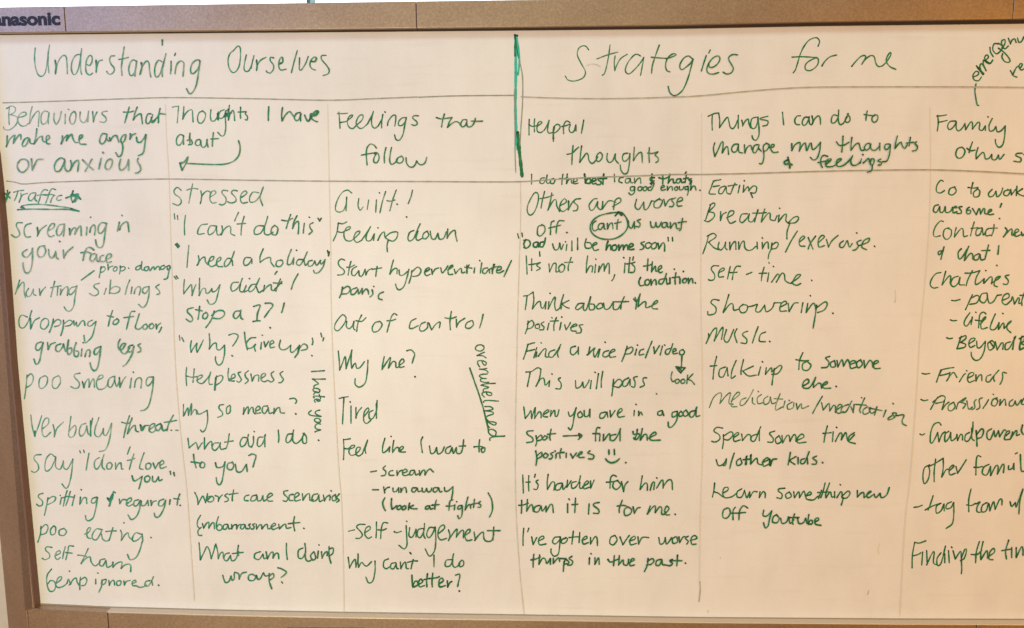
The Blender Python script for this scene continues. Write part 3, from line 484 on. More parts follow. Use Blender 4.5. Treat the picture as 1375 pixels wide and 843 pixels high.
J3~k.55|960,295 995,290 1015,310 1005,330;1005,410 1010,415
=note
J3~k.5|160,605 170,680;170,680 205,650 225,640 240,690;240,690 265,650 275,640;290,600 290,690;290,690 320,645 345,630 350,670;400,640 365,645 350,680 375,700 410,660 415,640;410,650 420,690 455,685;485,570 475,640 460,685;450,635 515,625
J3~k.5|620,600 590,600 570,640 580,670 610,655 630,600 635,575;630,610 640,665 660,670;675,590 675,640 660,675;680,550 682,553;750,595 715,600 705,650 720,670 750,640 770,575;765,580 765,670
J3~k.5|870,540 875,600 872,635
J3~k.55|980,570 945,575 930,620 945,640 975,610 990,540;985,570 985,625 1010,645 1040,625 1060,600;1075,565 1060,600 1065,640 1090,640 1090,590 1065,565
J3~k.5|1185,618 1190,622;205,730 210,780 225,835;185,790 230,795 260,800;270,790 255,815 265,835 290,830 290,800 270,790
C2~k.55|325,660 335,690 370,685 385,660;385,655 375,730 365,780 350,800 335,785 330,755;435,660 405,665 400,695 425,705 440,680 430,655;450,670 460,715 490,715 520,670;520,675 525,715
C2~k.5|535,615 556,606 580,618 570,655 562,686
=note
C2|I|8 20|0|45|O928,75 r-85 A1.85 k.6 s.0 w2.1
C2|hate|55 115 158 186 208|0|42|O930,75 r-86 A1.9 k.65 w2 s.0
C2|you|255 306 340 396|0|40|O926,75 r-86 D-.8 k.6 w2 s.0
=note
J4~k.55|185,65 205,110 210,160;210,160 235,110 250,95 270,145;270,145 280,100 285,75;320,95 290,100 285,130 310,140 335,120 320,95 290,120;345,90 370,100 370,135;370,130 385,100 400,85;440,75 420,90 445,110 445,130 420,138;490,45 480,100 480,130;455,80 525,70
J4~k.55|610,85 580,95 575,125 605,130;670,85 635,95 625,130 660,125 675,95;675,95 680,130 705,125 720,90;720,90 725,130 750,120;755,110 795,85 780,70 755,95 760,130 795,132
J4~k.55|915,50 886,56 888,80 916,108 904,134 880,130;958,80 930,86 928,124 956,128;968,108 1004,84 994,66 970,84 974,130 1014,122;1030,75 1035,125;1035,125 1060,85 1085,75 1090,125 1115,120;1150,75 1115,85 1105,130 1140,125 1160,85;1160,90 1165,135 1190,125;1195,85 1205,130;1205,130 1220,100 1245,85;1250,95 1245,125;1255,50 1258,53;1290,80 1265,100 1270,130 1295,120 1290,85;1320,75 1300,105 1320,125 1300,140
=note
J4~k.55|230,245 208,285 205,325 220,345 235,340;230,345 210,365 215,400 240,402
J4~k.6|245,310 255,345;255,345 275,310 295,300 295,345;295,345 320,305 335,305 340,350;370,255 355,310 360,355 390,360 400,330 375,315 360,335;440,314 414,320 408,350 430,352 446,322;446,318 454,352 464,348;474,316 476,352;476,350 488,324 504,318;512,316 514,352;514,350 526,324 542,316;576,316 550,320 546,348 564,350 580,322;580,320 588,350 598,346;622,312 606,320 620,334 612,350 596,350;656,310 638,318 652,334 644,352 628,350;668,316 671,352;671,350 694,320 708,320 712,350;712,350 738,320 754,316 760,350 778,346;790,335 820,320 810,305 785,330 800,355 840,340;845,315 850,350;850,350 880,320 900,315 905,345 940,340;968,255 960,310 970,365;920,310 1010,300;1040,345 1045,348
=note
J4~k.5|218,460 225,530 228,595;228,595 260,530 280,490 300,520 315,585;315,585 335,520 345,480;350,470 365,530 370,585;370,585 385,545 405,535 410,580
J4~k.6|455,540 425,550 415,590 440,600 465,560;465,560 475,600 505,590 530,530;528,480 520,540 530,560;480,545 565,535
J4~k.6|700,530 660,545 655,580 690,590 720,550;720,550 730,585 750,575;745,530 755,585;755,585 780,540 800,535 800,580;800,580 820,545 840,545 845,585
J4~k.5|905,465 905,530 912,590
J4~k.6|1035,500 1000,520 1000,575 1030,580 1055,530 1050,465;1055,520 1055,580 1075,605 1110,590;1120,530 1095,560 1110,595 1135,580 1125,535;1155,525 1150,580;1160,475 1162,478;1180,530 1185,580;1185,580 1205,540 1225,530 1225,560;1240,490 1240,560 1255,620;1240,510 1270,500 1270,540 1240,565
J4~k.5|405,715 425,770 455,760 470,720;470,720 480,755 495,740 495,700;500,690 530,705 535,745;535,740 555,700 590,690;640,705 610,715 610,750 645,755 665,725 635,705;670,715 680,745 700,740 720,700;725,695 740,720 765,715;770,700 770,760 790,820;770,720 800,700 805,730 775,750
J4~k.5|838,655 870,665 905,690 885,715 865,730;868,765 875,775
=heading
T4~k.65 w2.1|165,545 200,530 205,510 185,505 165,535 175,565 205,570 225,545;190,465 215,500 236,528;236,528 214,475 225,450 248,480 258,500;258,500 238,450 240,425;250,430 275,405 265,388 248,405 258,440 285,450 305,425;285,335 290,370 308,400;345,310 315,310 305,350 330,380 360,360 375,330 345,305;345,340 390,375 425,420 420,440 390,435 370,405 375,380;370,340 390,310 390,280 368,290 370,320 390,345 415,325;415,270 430,310;430,310 440,285 460,275 470,300;480,270 490,300 510,290 525,260;525,260 545,285 560,262;560,255 590,270
T4~k.8 w2.6|200,480 240,522;250,430 280,448
T4~k.55 w2|430,500 450,535 475,545;445,530 470,480 490,465;500,480 515,455 500,450 490,470 505,495 530,485;550,455 540,475 560,490 540,500
T4~k.55 w2|186,592 178,640 184,690 194,742 205,745
=note
K1~k.3|170,100 140,80 100,100 65,160 55,215 75,235 110,225 130,180 135,130;135,130 130,225;220,140 215,190 230,222 250,200;290,150 280,215;345,150 340,235;365,98 368,101;410,90 385,170 370,240;485,80 460,150 440,225;420,155 445,158 475,150;600,80 590,125 570,175;490,178 494,182;557,268 560,272
=note
K1~k.45|75,315 65,380 40,438;75,312 105,318 135,305;75,375 100,380 120,370;120,370 155,355 160,340 135,345 115,385 125,430 160,440 190,420;190,420 225,385 225,370 200,380 185,420 205,450 240,435;240,435 285,370 305,335 275,395 275,435 305,435 330,390;330,390 325,435;355,345 358,348;355,435 375,395 400,375 405,410 420,425;410,410 440,385 475,375 495,380 490,415 465,440 435,435;430,430 420,470 422,515
K1~k.45|610,365 580,380 568,420 580,440 610,420 635,360 655,318;640,370 625,420 640,435 670,420;705,370 680,385 672,415 690,425 715,400 705,370;725,370 735,420 760,425 780,385;780,385 790,425 820,420 840,375;850,355 845,420;845,420 870,380 900,365 905,400 915,440
=note
K1~k.45|120,575 95,568 75,590 85,620 115,645 115,670 90,680 70,680;165,585 155,620 145,680;135,625 160,625 190,610;205,620 175,640 170,675 190,685 220,650;220,650 225,685 245,685 265,640;265,640 270,680;270,678 285,650 310,635;350,620 345,650 340,690;315,640 350,635 380,630
K1~k.45|465,575 450,630 440,675;440,675 465,640 490,635 490,670;505,645 510,680 535,680 565,655;575,640 560,700 540,760 510,785 490,775 480,745;595,650 590,690 575,738;595,660 635,625 660,645 645,680 610,690 590,685
K1~k.5|690,660 720,645 720,630 700,635 685,665 700,685 725,675;735,640 740,675;740,670 760,640 785,630;800,630 810,665 835,640 850,615;850,645 885,620 880,610 855,635 855,675 885,675;895,640 905,670;905,670 930,640 945,635 950,665 970,660;1000,610 985,640 985,665;970,625 1020,632;1040,630 1035,665;1075,577 1078,580;1090,595 1080,665;1130,630 1105,635 1095,660 1115,670 1140,640 1145,665;1180,605 1165,640 1165,670;1140,640 1180,625 1215,620;1195,650 1225,640 1225,620 1200,635 1195,660 1215,665 1245,650
K1~k.6|690,655 720,640;985,612 985,668;1175,605 1165,660
K1~k.5|1300,578 1275,630 1248,690
K1~k.5|105,765 100,800 85,840;100,785 140,760 160,780 140,810 100,815;205,770 170,785 165,815 190,815 215,780;215,780 220,815 245,775;245,775 245,815;245,810 270,780 285,790 290,815;325,760 328,763;315,785 320,815 300,835;395,800 365,815 360,845 385,855
=note
K2~k.4|120,15 95,20 55,75 50,115 75,125 115,80 130,35 105,10;135,60 132,95 150,112 172,95 186,60;186,60 182,105 192,120;240,15 215,70 205,130;200,55 240,60 270,35;370,60 335,70 315,105 325,135 360,125 385,85 370,60;490,15 470,5 450,30 435,80 420,135;420,55 450,55 480,45
K2~k.4|625,40 590,60 578,105 600,110 640,90;690,65 660,80 650,115 670,130 705,105 705,70;715,70 735,120;735,120 765,80 795,65 790,105
K2~k.45|875,-10 865,60 868,118;830,35 870,40 910,28;910,45 912,100;912,100 930,65 970,38;1015,55 985,70 975,100 1000,110 1030,85 1025,55;1100,10 1090,55 1075,105
=note
K2~k.6|75,270 82,340 85,405;85,405 105,355 125,310 130,395;130,395 150,330 172,262;172,262 165,330 170,390;170,390 195,355 205,390 230,385 260,345;285,335 280,420 265,495 225,525 195,505 195,465
K2~k.6|400,310 390,360 385,400;385,400 420,345 445,315 430,390;430,390 460,345 480,350 485,385 510,380;510,370 540,345 530,325 508,350 510,385 540,380
K2~k.5|560,268 590,262 615,290 605,330 598,355;617,450 620,453
=note
K2~k.55|82,605 110,598 145,593;115,598 110,690 105,785;158,628 161,632;165,660 165,780;200,670 200,745;200,740 215,700 240,670;260,730 290,690 285,672 260,700 255,760 275,782 305,760;320,690 295,705 295,745 320,745 345,690 350,620;345,640 345,745
=note
K3~k.55|112,262 115,340 112,405;112,265 135,262 160,258;118,325 140,330 160,318;155,330 185,320 190,305 165,310 150,350 165,375 195,370;195,370 225,340 230,318 205,325 200,365 220,380 245,365;245,365 265,310 282,268;282,268 265,330 270,360
K3~k.6|405,255 390,310 390,355 415,345 440,315;440,315 435,350;447,240 450,243;468,270 460,320 460,355;460,355 480,325 500,320 505,350 520,345;505,345 535,325 530,310 510,325 510,350 550,352
K3~k.55|672,245 660,280 670,355
K3~k.65|720,310 730,360 755,355 770,320;770,320 780,365 810,350 825,315;870,310 840,325 835,355 860,360 880,320;880,325 890,360 910,320;910,320 915,360 945,355 960,300;962,265 955,320 945,355;930,310 975,308
K3~k.65|1075,265 1070,310 1072,350;1035,315 1080,312 1105,320;1085,330 1110,320 1110,345 1095,355 1085,335
K3~k.6 w2|305,492 345,485;408,450 392,468 412,490 405,515 380,520;460,482 437,490 436,514 468,516;490,484 492,518;492,515 508,488 528,480;534,500 562,488 552,472 532,486 532,512 550,518 578,508;612,480 588,484 580,508 596,514 616,488;616,486 624,514 640,506;648,482 652,516;652,516 670,484 686,480 688,514;688,514 706,484 726,470 735,480 748,492
K3~k.65 w2|318,618 360,618;396,598 404,640;404,622 420,604 438,600;462,606 464,630 484,630 502,604;502,604 504,636;518,606 518,636;518,636 536,604 552,604 558,636;626,604 600,606 596,628 614,634 634,606;634,606 642,630 660,626;668,606 672,632 690,630 700,608;700,608 708,632 728,628 736,606;782,604 754,604 746,626 764,634 786,606;786,606 794,632 808,630;826,602 830,626 852,626 886,596;886,596 884,640 875,688
K3~k.55|405,675 390,705 395,740 408,765;1135,640 1160,690 1165,760 1145,810
K3~k.75 w2.2|452,680 450,725 456,755;456,755 472,745 488,730;512,728 492,738 494,756 512,754 520,738 510,728;545,730 527,740 530,758 550,752 553,735 543,730;580,712 574,735 572,758;574,742 606,728;580,742 600,752 632,752
K3~k.75 w2.1|722,730 698,735 690,750 706,755 722,738;722,738 728,754 745,750;768,692 760,725 758,754;738,726 788,722
K3~k.6 w1.9|884,690 868,694 860,725 858,762;838,732 866,733 888,730;900,722 896,758;912,700 914,703;950,728 926,732 920,752 938,752 952,732;952,732 952,775 945,808 928,822 920,800;992,668 980,715 972,760;972,760 990,730 1006,722 1012,748;1038,685 1032,742;1018,720 1060,712;1080,700 1066,712 1084,725 1080,740 1062,740
=note
K4~k.55|148,280 190,270;265,232 225,232 205,250 235,285 245,310 225,330 200,330;265,290 300,265 295,245 270,260 262,300 285,330 310,320;345,215 345,270 342,325;425,222 395,220 380,260 375,330;355,270 390,272 415,262;470,282 490,290 520,280
K4~k.55|558,208 561,211;555,240 560,330 560,380 540,405 505,380;580,255 575,310 600,320 625,265;625,265 625,320;670,260 640,270 635,310 655,325 680,280 685,225;680,260 680,310 690,330;755,255 720,255 700,300 715,325 740,300 760,250;760,250 765,340 755,420 720,455 690,405;780,300 825,260 820,235 790,255 780,310 800,340 840,330
K4~k.55|855,270 865,310 855,345;855,345 890,290 915,265 910,320;910,320 940,280 960,275 960,325;970,310 1005,285 1005,265 985,275 970,310 985,345 1020,340;1035,285 1045,340;1040,345 1070,305 1100,285 1105,330 1125,350 1160,345 1175,300;1175,250 1170,340;1130,275 1180,275 1220,275
=note
K4~k.6|145,465 150,500 155,540;155,540 175,500 195,480 200,535;200,535 215,480 215,440;215,440 215,490 218,535;218,535 240,500 260,520 280,525 310,495;335,490 335,560 320,630 290,645 270,605
K4~k.65|430,475 400,490 395,530 415,545 440,530;480,502 450,510 446,540 466,545 484,512;484,505 488,540 500,545;514,498 518,545;518,543 538,505 552,500 556,540 572,545;605,480 595,520 590,545;565,500 605,490 635,490;582,430 590,440
K4~k.5|752,450 752,490 752,530
K4~k.55|875,480 840,485 830,520 850,530 875,510 890,440;885,480 885,520 905,535 935,510;950,485 930,505 935,530 960,520 960,490 945,485
K4~k.75 w2.2|596,590 598,635 602,674;602,668 616,636 634,634 636,660 608,674;646,656 672,636 660,618 644,636 650,672 684,664;706,580 700,630 702,672;682,622 724,612;744,576 738,630 740,672;720,614 770,608 790,600;786,652 818,630 806,610 788,630 792,672 832,664;846,630 850,674;850,672 862,646 878,634
K4~k.5|905,590 930,582 935,600 925,640 920,670;930,700 933,704
=note
P|overwhelmed|0 12 21 33 40 54 64 73 83 104 114 130|0|11.5|O638,462 r-81.7 A1.75 k.65 w1.9 s.0
K2~k.6 w2.2|1005,390 1040,490 1075,590 1105,690 1130,800;1105,690 1130,790 1138,840
=note
L1~k.65 w1.9|150,20 149,88;240,45 214,50 208,80 232,82 252,50 258,25;256,30 254,75 266,84 282,70;304,50 284,56 282,82 302,84 312,62 300,48;368,20 362,60 360,90;344,50 372,50 400,42;398,18 394,60 392,86;392,84 408,58 424,54 428,82 444,78;444,74 468,64 458,48 440,62 446,86 472,82
L1~k.85 w2.6|518,18 522,50 524,80;524,76 540,52 560,56 556,82 528,82
L1~k.8 w2.3|572,70 598,62 588,46 570,60 574,86 598,84;634,46 612,48 616,62 634,74 626,92 604,92;652,18 648,55 646,90;626,52 672,48
L1~k.55 w1.9|725,20 728,72;788,42 764,46 758,70 780,80;836,50 808,52 802,76 822,80 838,56;838,54 842,80 856,78;866,48 868,82;868,80 888,52 906,48 910,82
L1~k.8 w2.3|988,18 986,60 984,94;1004,44 976,46 978,64 1002,66;976,84 1000,78
L1~k.75 w2.2|1062,24 1064,55 1062,86;1036,44 1070,52 1110,36;1112,20 1104,55 1100,84;1100,82 1118,58 1134,54 1138,80 1152,78;1186,52 1162,56 1158,78 1176,80 1190,58;1190,56 1196,80 1210,74;1226,30 1218,78;1206,52 1240,46;1262,52 1244,58 1258,72 1250,88;1226,4 1216,22
L1~k.65 w1.9|864,106 840,110 838,132 858,132 868,110;868,110 864,148 842,164 826,150;908,106 890,114 894,134 914,130 918,110 904,106;942,106 926,116 930,134 948,130 952,110 938,106;980,108 962,114 964,132 982,130 994,108 1002,86;1050,116 1074,108 1066,96 1050,112 1056,132 1082,126;1094,104 1096,132;1096,130 1112,108 1126,106 1130,130;1160,106 1144,116 1150,132 1166,126 1164,108;1178,106 1180,128 1200,126 1210,106;1236,104 1218,110 1220,128 1236,122;1238,104 1240,140 1234,166;1264,66 1258,100 1256,130;1256,130 1272,104 1286,104 1294,130;1320,130 1323,133
=note
L1~k.35|190,150 165,155 125,230 120,280 140,305 170,280 195,210 195,160 180,145;240,140 225,200 215,255;210,190 260,180 300,165;290,150 280,210 262,270;262,270 300,205 320,200 325,240 345,280;345,240 390,215 380,190 355,215 345,255 365,280 400,260;405,205 405,270;405,270 430,220 450,200;490,190 455,195 445,215 470,240 465,270 440,275
L1~k.55|410,210 405,265;645,210 645,260
L1~k.4|605,190 580,195 550,235 560,270 585,260 610,210;610,215 610,250 635,265 645,210;645,210 640,262;642,262 680,210 705,205 735,215;715,245 770,210 760,185 730,205 720,265
L1~k.4|880,195 870,245 895,265 930,215;930,215 935,265 960,255 985,205;985,205 1010,210;1040,190 1005,215 1005,250 1040,250 1060,205 1030,195;1070,195 1080,240;1080,240 1105,200 1130,190;1150,185 1125,200 1140,225 1130,245 1110,245;1160,215 1200,200 1190,180 1165,200 1165,240 1195,240
L1~k.4|225,375 195,385 190,435 210,450 240,420 240,385 220,370;305,345 285,360 280,440;270,395 310,385;375,345 340,345 325,380 320,430;310,385 350,375;392,425 398,427
L1~k.45 w2|598,345 576,362 572,395 586,415 606,405;650,362 622,366 612,395 630,405 652,372;652,368 656,400 664,402;676,362 678,402;678,400 692,368 710,360 716,400;752,335 744,375 744,402;728,362 772,352
L1~k.5 w2.2|775,285 700,290 620,310 570,350 557,395 580,440 640,470 720,470 780,440 815,395 815,340 790,300 755,285;755,285 785,290 780,305;745,295 730,310
L1~k.8 w2.8|750,285 785,295;755,282 775,305
L1~k.5 w2|822,345 828,385 846,395 864,350;864,350 866,398;906,335 884,344 904,364 898,386 876,384;976,350 984,388 1006,386 1014,355;1014,355 1022,388 1040,380 1052,352;1088,356 1062,360 1058,386 1078,390 1092,362;1092,360 1096,388 1108,386;1114,356 1118,396;1118,394 1138,364 1152,362 1160,398 1176,398;1200,328 1192,370 1188,404 1178,412;1168,358 1200,352 1226,350
=note
L1~k.65|52,435 60,465;82,430 86,455;1100,460 1102,485;1130,460 1132,485
L1~k.75 w2.3|110,475 95,505 105,535;95,480 130,480 140,510 115,535 95,530
L1~k.85 w2.5|188,492 164,500 164,524 184,526 196,500;196,496 198,526;232,490 210,498 208,524 228,524 240,494 246,464
L1~k.6|295,505 310,545 335,540 345,500;345,500 355,545 370,510;395,510 390,550;430,485 430,552;385,490 387,492;470,465 470,545
L1~k.6|530,470 520,510 530,535 565,530 560,500 535,495;575,520 605,505 595,495 575,515 585,550 615,545
L1~k.8 w2.4|682,486 672,515 668,548;668,546 684,518 698,514 702,546;734,512 712,520 714,548 736,546 742,520 728,512;756,512 758,550;758,548 776,516 788,516 788,546;788,546 804,514 816,516 820,544;828,530 856,518 848,502 830,514 832,544 862,542
L1~k.65|935,490 910,500 930,520 925,540 905,545;970,495 945,505 945,530 965,535 985,510 965,495;1010,495 985,510 990,540 1015,530 1020,500;1030,500 1035,540;1035,540 1060,500 1075,505 1075,555
=note
L1~k.45|112,590 115,650 118,715;150,610 150,690;130,650 170,645 210,635;210,635 185,655 210,675 185,690;205,560 207,590
L1~k.45|270,645 275,700;275,700 300,645 320,645 320,700 345,690;365,645 340,665 345,700 370,695 380,660 360,645;425,600 405,660 405,690;380,635 435,632
L1~k.5|540,590 532,650 530,705;530,705 555,660 575,665 570,700;595,610 598,613;595,650 590,705;620,660 615,700;615,700 645,645 655,655 655,695;655,690 680,640 690,650 690,710;728,720 720,745 708,762
L1~k.6|790,600 793,603;800,640 795,705;834,600 828,660 826,705;812,645 850,638;868,632 848,644 868,668 862,700 838,705;858,596 854,618
L1~k.7|960,610 955,690;930,660 965,655 990,645;990,630 985,700;985,700 1010,660 1015,695 1035,690;1030,690 1055,670 1050,655 1030,675 1040,705 1060,700
L1~k.7 w2.2|908,738 896,770 906,796 932,792;962,752 940,762 942,790 962,790 972,765 956,752;980,752 982,792;982,790 998,760 1012,754 1018,788;1068,748 1040,756 1036,780 1056,784 1074,755 1088,712;1088,745 1092,785 1104,780;1112,742 1113,782;1142,680 1144,682;1154,706 1148,750 1150,785;1128,740 1178,735;1182,745 1182,780;1205,696 1207,698;1222,745 1202,754 1204,776 1222,772 1230,752 1218,744;1240,744 1242,780;1242,778 1256,750 1268,748 1272,776;1288,775 1291,778
=note
L2~k.5|95,90 125,85 160,62;118,90 112,140 105,185;160,62 165,120 155,180;155,180 190,135 210,130 215,165 230,175 250,130;250,130 245,180;277,70 280,73;270,130 265,180;265,180 300,110 315,100 310,150 320,190 345,175;345,175 360,120 372,80;360,120 355,180;410,120 360,145 360,145 385,165 410,175
L2~k.5|505,140 475,145 455,175 470,185 500,165 515,140;515,140 510,180 530,185 560,95;560,95 550,150 555,185 585,180 585,150 560,145;620,145 600,165 615,180 645,165 635,140 615,145;650,140 660,180 690,175 720,130;720,130 720,180 750,180 770,150;795,95 775,140 770,180;730,130 780,130 825,128
L2~k.55|870,100 880,130 875,180;860,110 880,130 905,80;905,75 895,130 890,165;890,165 930,130 945,135 945,170 970,165;970,165 1025,135 1020,120 995,145 990,175 1025,180
=note
L2~k.5|125,265 120,310 105,352;120,285 150,260 165,285 150,310 120,320;195,285 175,295 180,315 205,310 200,285;235,270 215,285 235,305 230,325 205,325;270,280 260,325;290,240 292,243;322,240 305,290 305,330;280,265 335,262;355,275 345,325;358,235 361,238;380,290 390,325;390,325 410,295 420,275;420,310 465,295 455,285 430,300 425,330 460,335;505,290 480,295 495,320 490,345 460,348
=note
L2~k.6|125,425 110,480 92,530;120,430 150,420 170,415;110,475 140,470 170,462;185,450 165,520;215,415 218,418;185,480 180,515;195,510 230,465 250,460 245,510 265,515;310,465 275,480 270,510 295,515 330,470 352,428;345,450 330,490 335,515
L2~k.6|455,440 425,450 420,485 440,500 470,470 475,445;475,450 475,495;555,445 545,490 535,500;540,500 590,450 580,480 590,515 620,460;625,460 612,515;660,410 663,413;685,470 655,480 645,505 665,515 690,500;690,490 730,470 720,460 695,480 695,515 735,512
L2~k.65|815,440 800,490 778,545;805,465 845,445 855,465 835,490 800,495;885,430 888,433;880,460 870,500;930,460 905,470 900,500 930,495;988,405 965,460 942,520;1000,445 1005,490;1005,490 1040,435;1060,440 1045,500;1075,430 1078,433;1112,455 1086,465 1082,490 1102,494 1122,455 1132,422;1132,480 1156,468 1148,455 1132,468 1136,492 1164,488;1204,462 1182,472 1182,496 1204,498 1214,478 1200,462;1196,510 1192,590
L2~k.7 w2.2|1155,582 1190,588 1218,590;1218,590 1200,610 1188,625;1188,625 1170,605 1155,582;1175,592 1195,610
L2~k.6 w1.8|1128,618 1120,655 1130,685 1150,678;1172,668 1150,676 1154,696 1172,694 1178,676 1166,668;1210,668 1190,676 1192,696 1210,696 1218,678 1204,668;1236,640 1232,670 1230,700;1272,632 1234,672 1234,672 1260,678 1284,705
=note
L2~k.6|110,620 150,615 190,590 215,600;140,620 130,670 120,720;215,600 205,660 180,720;180,720 210,670 235,665 245,710 275,680;275,680 270,720;290,632 293,635;350,660 335,670 355,700 350,735 318,735
L2~k.6|455,680 460,730 490,720 505,690;505,690 515,730 545,690 550,675;565,680 558,735;590,620 593,623;615,630 600,735;645,615 635,680 635,725
L2~k.6|720,670 715,730 708,785;715,710 755,670 780,690 760,725 725,720;825,660 790,680 785,715 810,715 835,670;835,670 835,710;885,650 860,660 870,690 865,725 845,720;950,660 930,660 925,680 935,710 905,725;1018,770 1021,773
=note
L3~k.65|95,240 105,320;105,320 130,290 145,265 150,320;150,320 165,270 175,245;175,245 170,320;170,320 200,275 215,285 215,315;230,295 270,270 260,260 235,280 230,305 260,310;285,265 280,305;280,305 300,270 310,265 315,305 330,300 340,260
L3~k.65|405,275 415,305 440,290 460,245;460,245 445,310 435,370 420,400 405,385;485,275 470,290 480,315 505,300 490,270;515,265 520,305 545,300 555,255;555,255 555,310
L3~k.65|665,275 630,285 625,315 650,315 675,275;675,280 680,310;695,265 700,310;700,310 730,265;745,290 780,265 770,250 750,275 755,310 795,305
L3~k.65|865,265 862,300;875,220 878,224;895,270 895,300;895,300 910,275 920,295
L3~k.65|1055,265 1030,275 1030,295 1055,295 1060,265;1060,270 1070,300;1160,270 1130,280 1130,310 1155,300 1165,275;1165,270 1160,330 1130,375 1105,380 1100,345;1190,270 1175,285 1180,305 1205,295 1190,268;1225,260 1205,280 1215,305 1240,290 1225,260;1285,265 1255,275 1250,305 1275,305 1300,240;1295,265 1295,305 1320,300
L3~k.6|160,405 120,410 120,430 155,455 155,480 115,488;180,440 185,480 178,510;185,460 215,435 220,465 190,475;240,440 225,460 240,470 260,450 240,440;285,395 275,450 280,470;260,430 315,425
L3~k.65 w2.2|370,442 430,440 495,437;478,425 500,440 475,465;480,430 485,455
L3~k.65|625,385 605,385 595,430 595,475;575,425 620,425;625,430 622,475;650,430 648,475;655,470 690,425 695,470;735,430 700,440 700,470 725,470 755,425 768,390;765,410 765,475
L3~k.7 w2.2|885,395 880,430 865,465;855,410 860,430 895,425 900,440 880,465 860,455;920,390 910,440 905,470;905,470 935,430 950,435 955,470;965,455 1015,430 1005,415 975,440 980,470 1045,470
L3~k.65|178,545 185,595 180,645;185,580 215,555 220,580 190,600;245,560 230,580 245,595 265,575 245,560;300,555 280,565 295,580 285,600 270,600;320,565 318,595;312,545 314,548;355,530 345,570 348,595;330,560 375,555;390,560 390,590;420,565 435,595;435,595 460,560;465,580 500,560 495,550 475,565 480,590 515,590;555,545 540,560 580,575 575,600 545,600
L3~k.75 w2.3|686,538 688,568;724,535 726,570;664,600 680,618 705,628 735,620 760,600
L3~k.6|803,625 806,628
=note
L4~k.65|88,40 90,100 92,165;130,45 128,100 130,150;110,90 140,88;175,35 170,55;195,75 180,85 195,110 185,140 165,138
L4~k.65|265,35 258,90 260,140;260,140 290,90 310,95 305,145;360,95 325,105 315,140 345,140 365,100;365,105 370,140 395,110;400,75 395,125;395,125 425,80;460,85 430,95 430,130 455,125 480,85 490,45;485,90 485,130 505,130;505,120 545,95 535,80 515,105 515,135 550,125;560,80 560,130;560,130 585,75
L4~k.65|740,50 720,40 700,60 695,130;670,90 720,85 750,75;750,80 725,85 715,120 740,140 770,110 755,85;775,85 785,130 790,155;790,155 800,110 820,85
L4~k.65|920,45 905,140;905,140 940,95 955,105 955,145;975,145 990,95 1005,90 1000,140;1020,58 1023,61;1020,130 1055,75 1065,85 1065,130;1065,120 1100,75 1125,80 1130,140
L4~k.65|80,215 80,260 78,305;60,250 90,248 125,235;120,210 115,290;115,290 140,250 155,250 160,290;205,250 175,260 165,290 195,295 215,255;215,260 225,290 250,255;250,255 250,295;250,295 280,245 295,250 300,300;400,240 400,300;408,205 412,210;455,200 450,300;430,245 470,242;550,240 545,310;620,230 590,235 580,250 615,280 615,305 580,305
L4~k.6|780,215 760,270 760,300;745,255 785,250 810,255;820,260 795,280 800,320 835,310 845,280 820,260;855,260 865,305;865,305 885,270 905,265;975,255 955,310;955,310 990,265 1010,255 1010,300;1010,300 1040,260 1055,270 1055,310 1080,310;1075,310 1105,275 1090,255 1075,285 1085,315 1110,315;1147,310 1150,313
=note
L4~k.65|95,410 90,470 90,530;130,410 122,435;150,470 160,525;160,525 185,475;195,500 235,480 225,465 200,485 205,525 250,520;345,470 310,475 295,505 315,520 345,490 350,470;350,475 345,530 335,590 305,605 285,580 285,555;385,480 360,490 360,515 385,510 400,485 385,475;440,430 430,520;410,475 460,470 485,470;485,440 480,510;500,495 535,480 530,465 505,485 510,520 545,510;560,475 560,520;560,520 590,470 605,480 608,530
L4~k.6|730,460 700,475 695,515 720,525 745,490 730,460;765,470 785,525;785,525 815,480 830,460;830,500 870,485 865,465 835,490 840,525 880,515;890,470 895,520;895,520 920,475 965,475
L4~k.6|1035,475 1045,520 1070,510 1080,475;1080,475 1090,520 1125,475;1150,470 1130,485 1135,515 1165,505 1160,470;1175,470 1180,510;1180,510 1205,470 1220,470;1240,465 1220,480 1240,500 1230,520;1255,495 1300,480 1285,460 1260,480 1265,520 1295,520
L4~k.65|165,590 160,640 160,680;145,630 175,625 210,610;205,595 200,660;200,660 225,620 245,625 255,655 280,620;280,620 280,660;300,620 300,655;300,655 335,615 345,640;350,620 380,625 375,660;375,640 370,710;385,620 410,650 375,660;430,605 410,620 435,640 425,665 400,665
L4~k.65|552,615 550,660;562,585 565,588;590,615 590,660;590,660 615,615 620,660;725,600 720,670;680,625 700,645 760,620;760,600 755,665;755,665 785,630 790,660 815,665 825,625;825,650 865,630 850,620 835,645 835,670 865,665;960,620 955,665 935,710;955,640 990,620 1000,640 980,660 950,665;1050,625 1020,635 1015,665 1040,665 1055,625 1060,660 1085,665;1130,625 1110,635 1130,655 1110,670 1085,665;1165,595 1160,670;1115,635 1165,635 1195,635;1218,650 1221,653
=note
M1~k.45|175,30 130,40 110,85 95,130 140,135;125,80 170,72;125,38 180,28;210,75 175,90 165,125 190,130 220,80;220,85 225,125 250,135;285,55 265,100 255,130;235,75 300,65;320,70 308,125;353,35 355,38;350,70 345,120;345,120 380,80 390,110;385,110 420,75 445,85 435,125 400,125;400,125 415,160
=note
M1~k.6|105,215 85,275 70,320;100,215 130,200 135,220 90,265 90,265 130,275 130,305 90,338 60,330
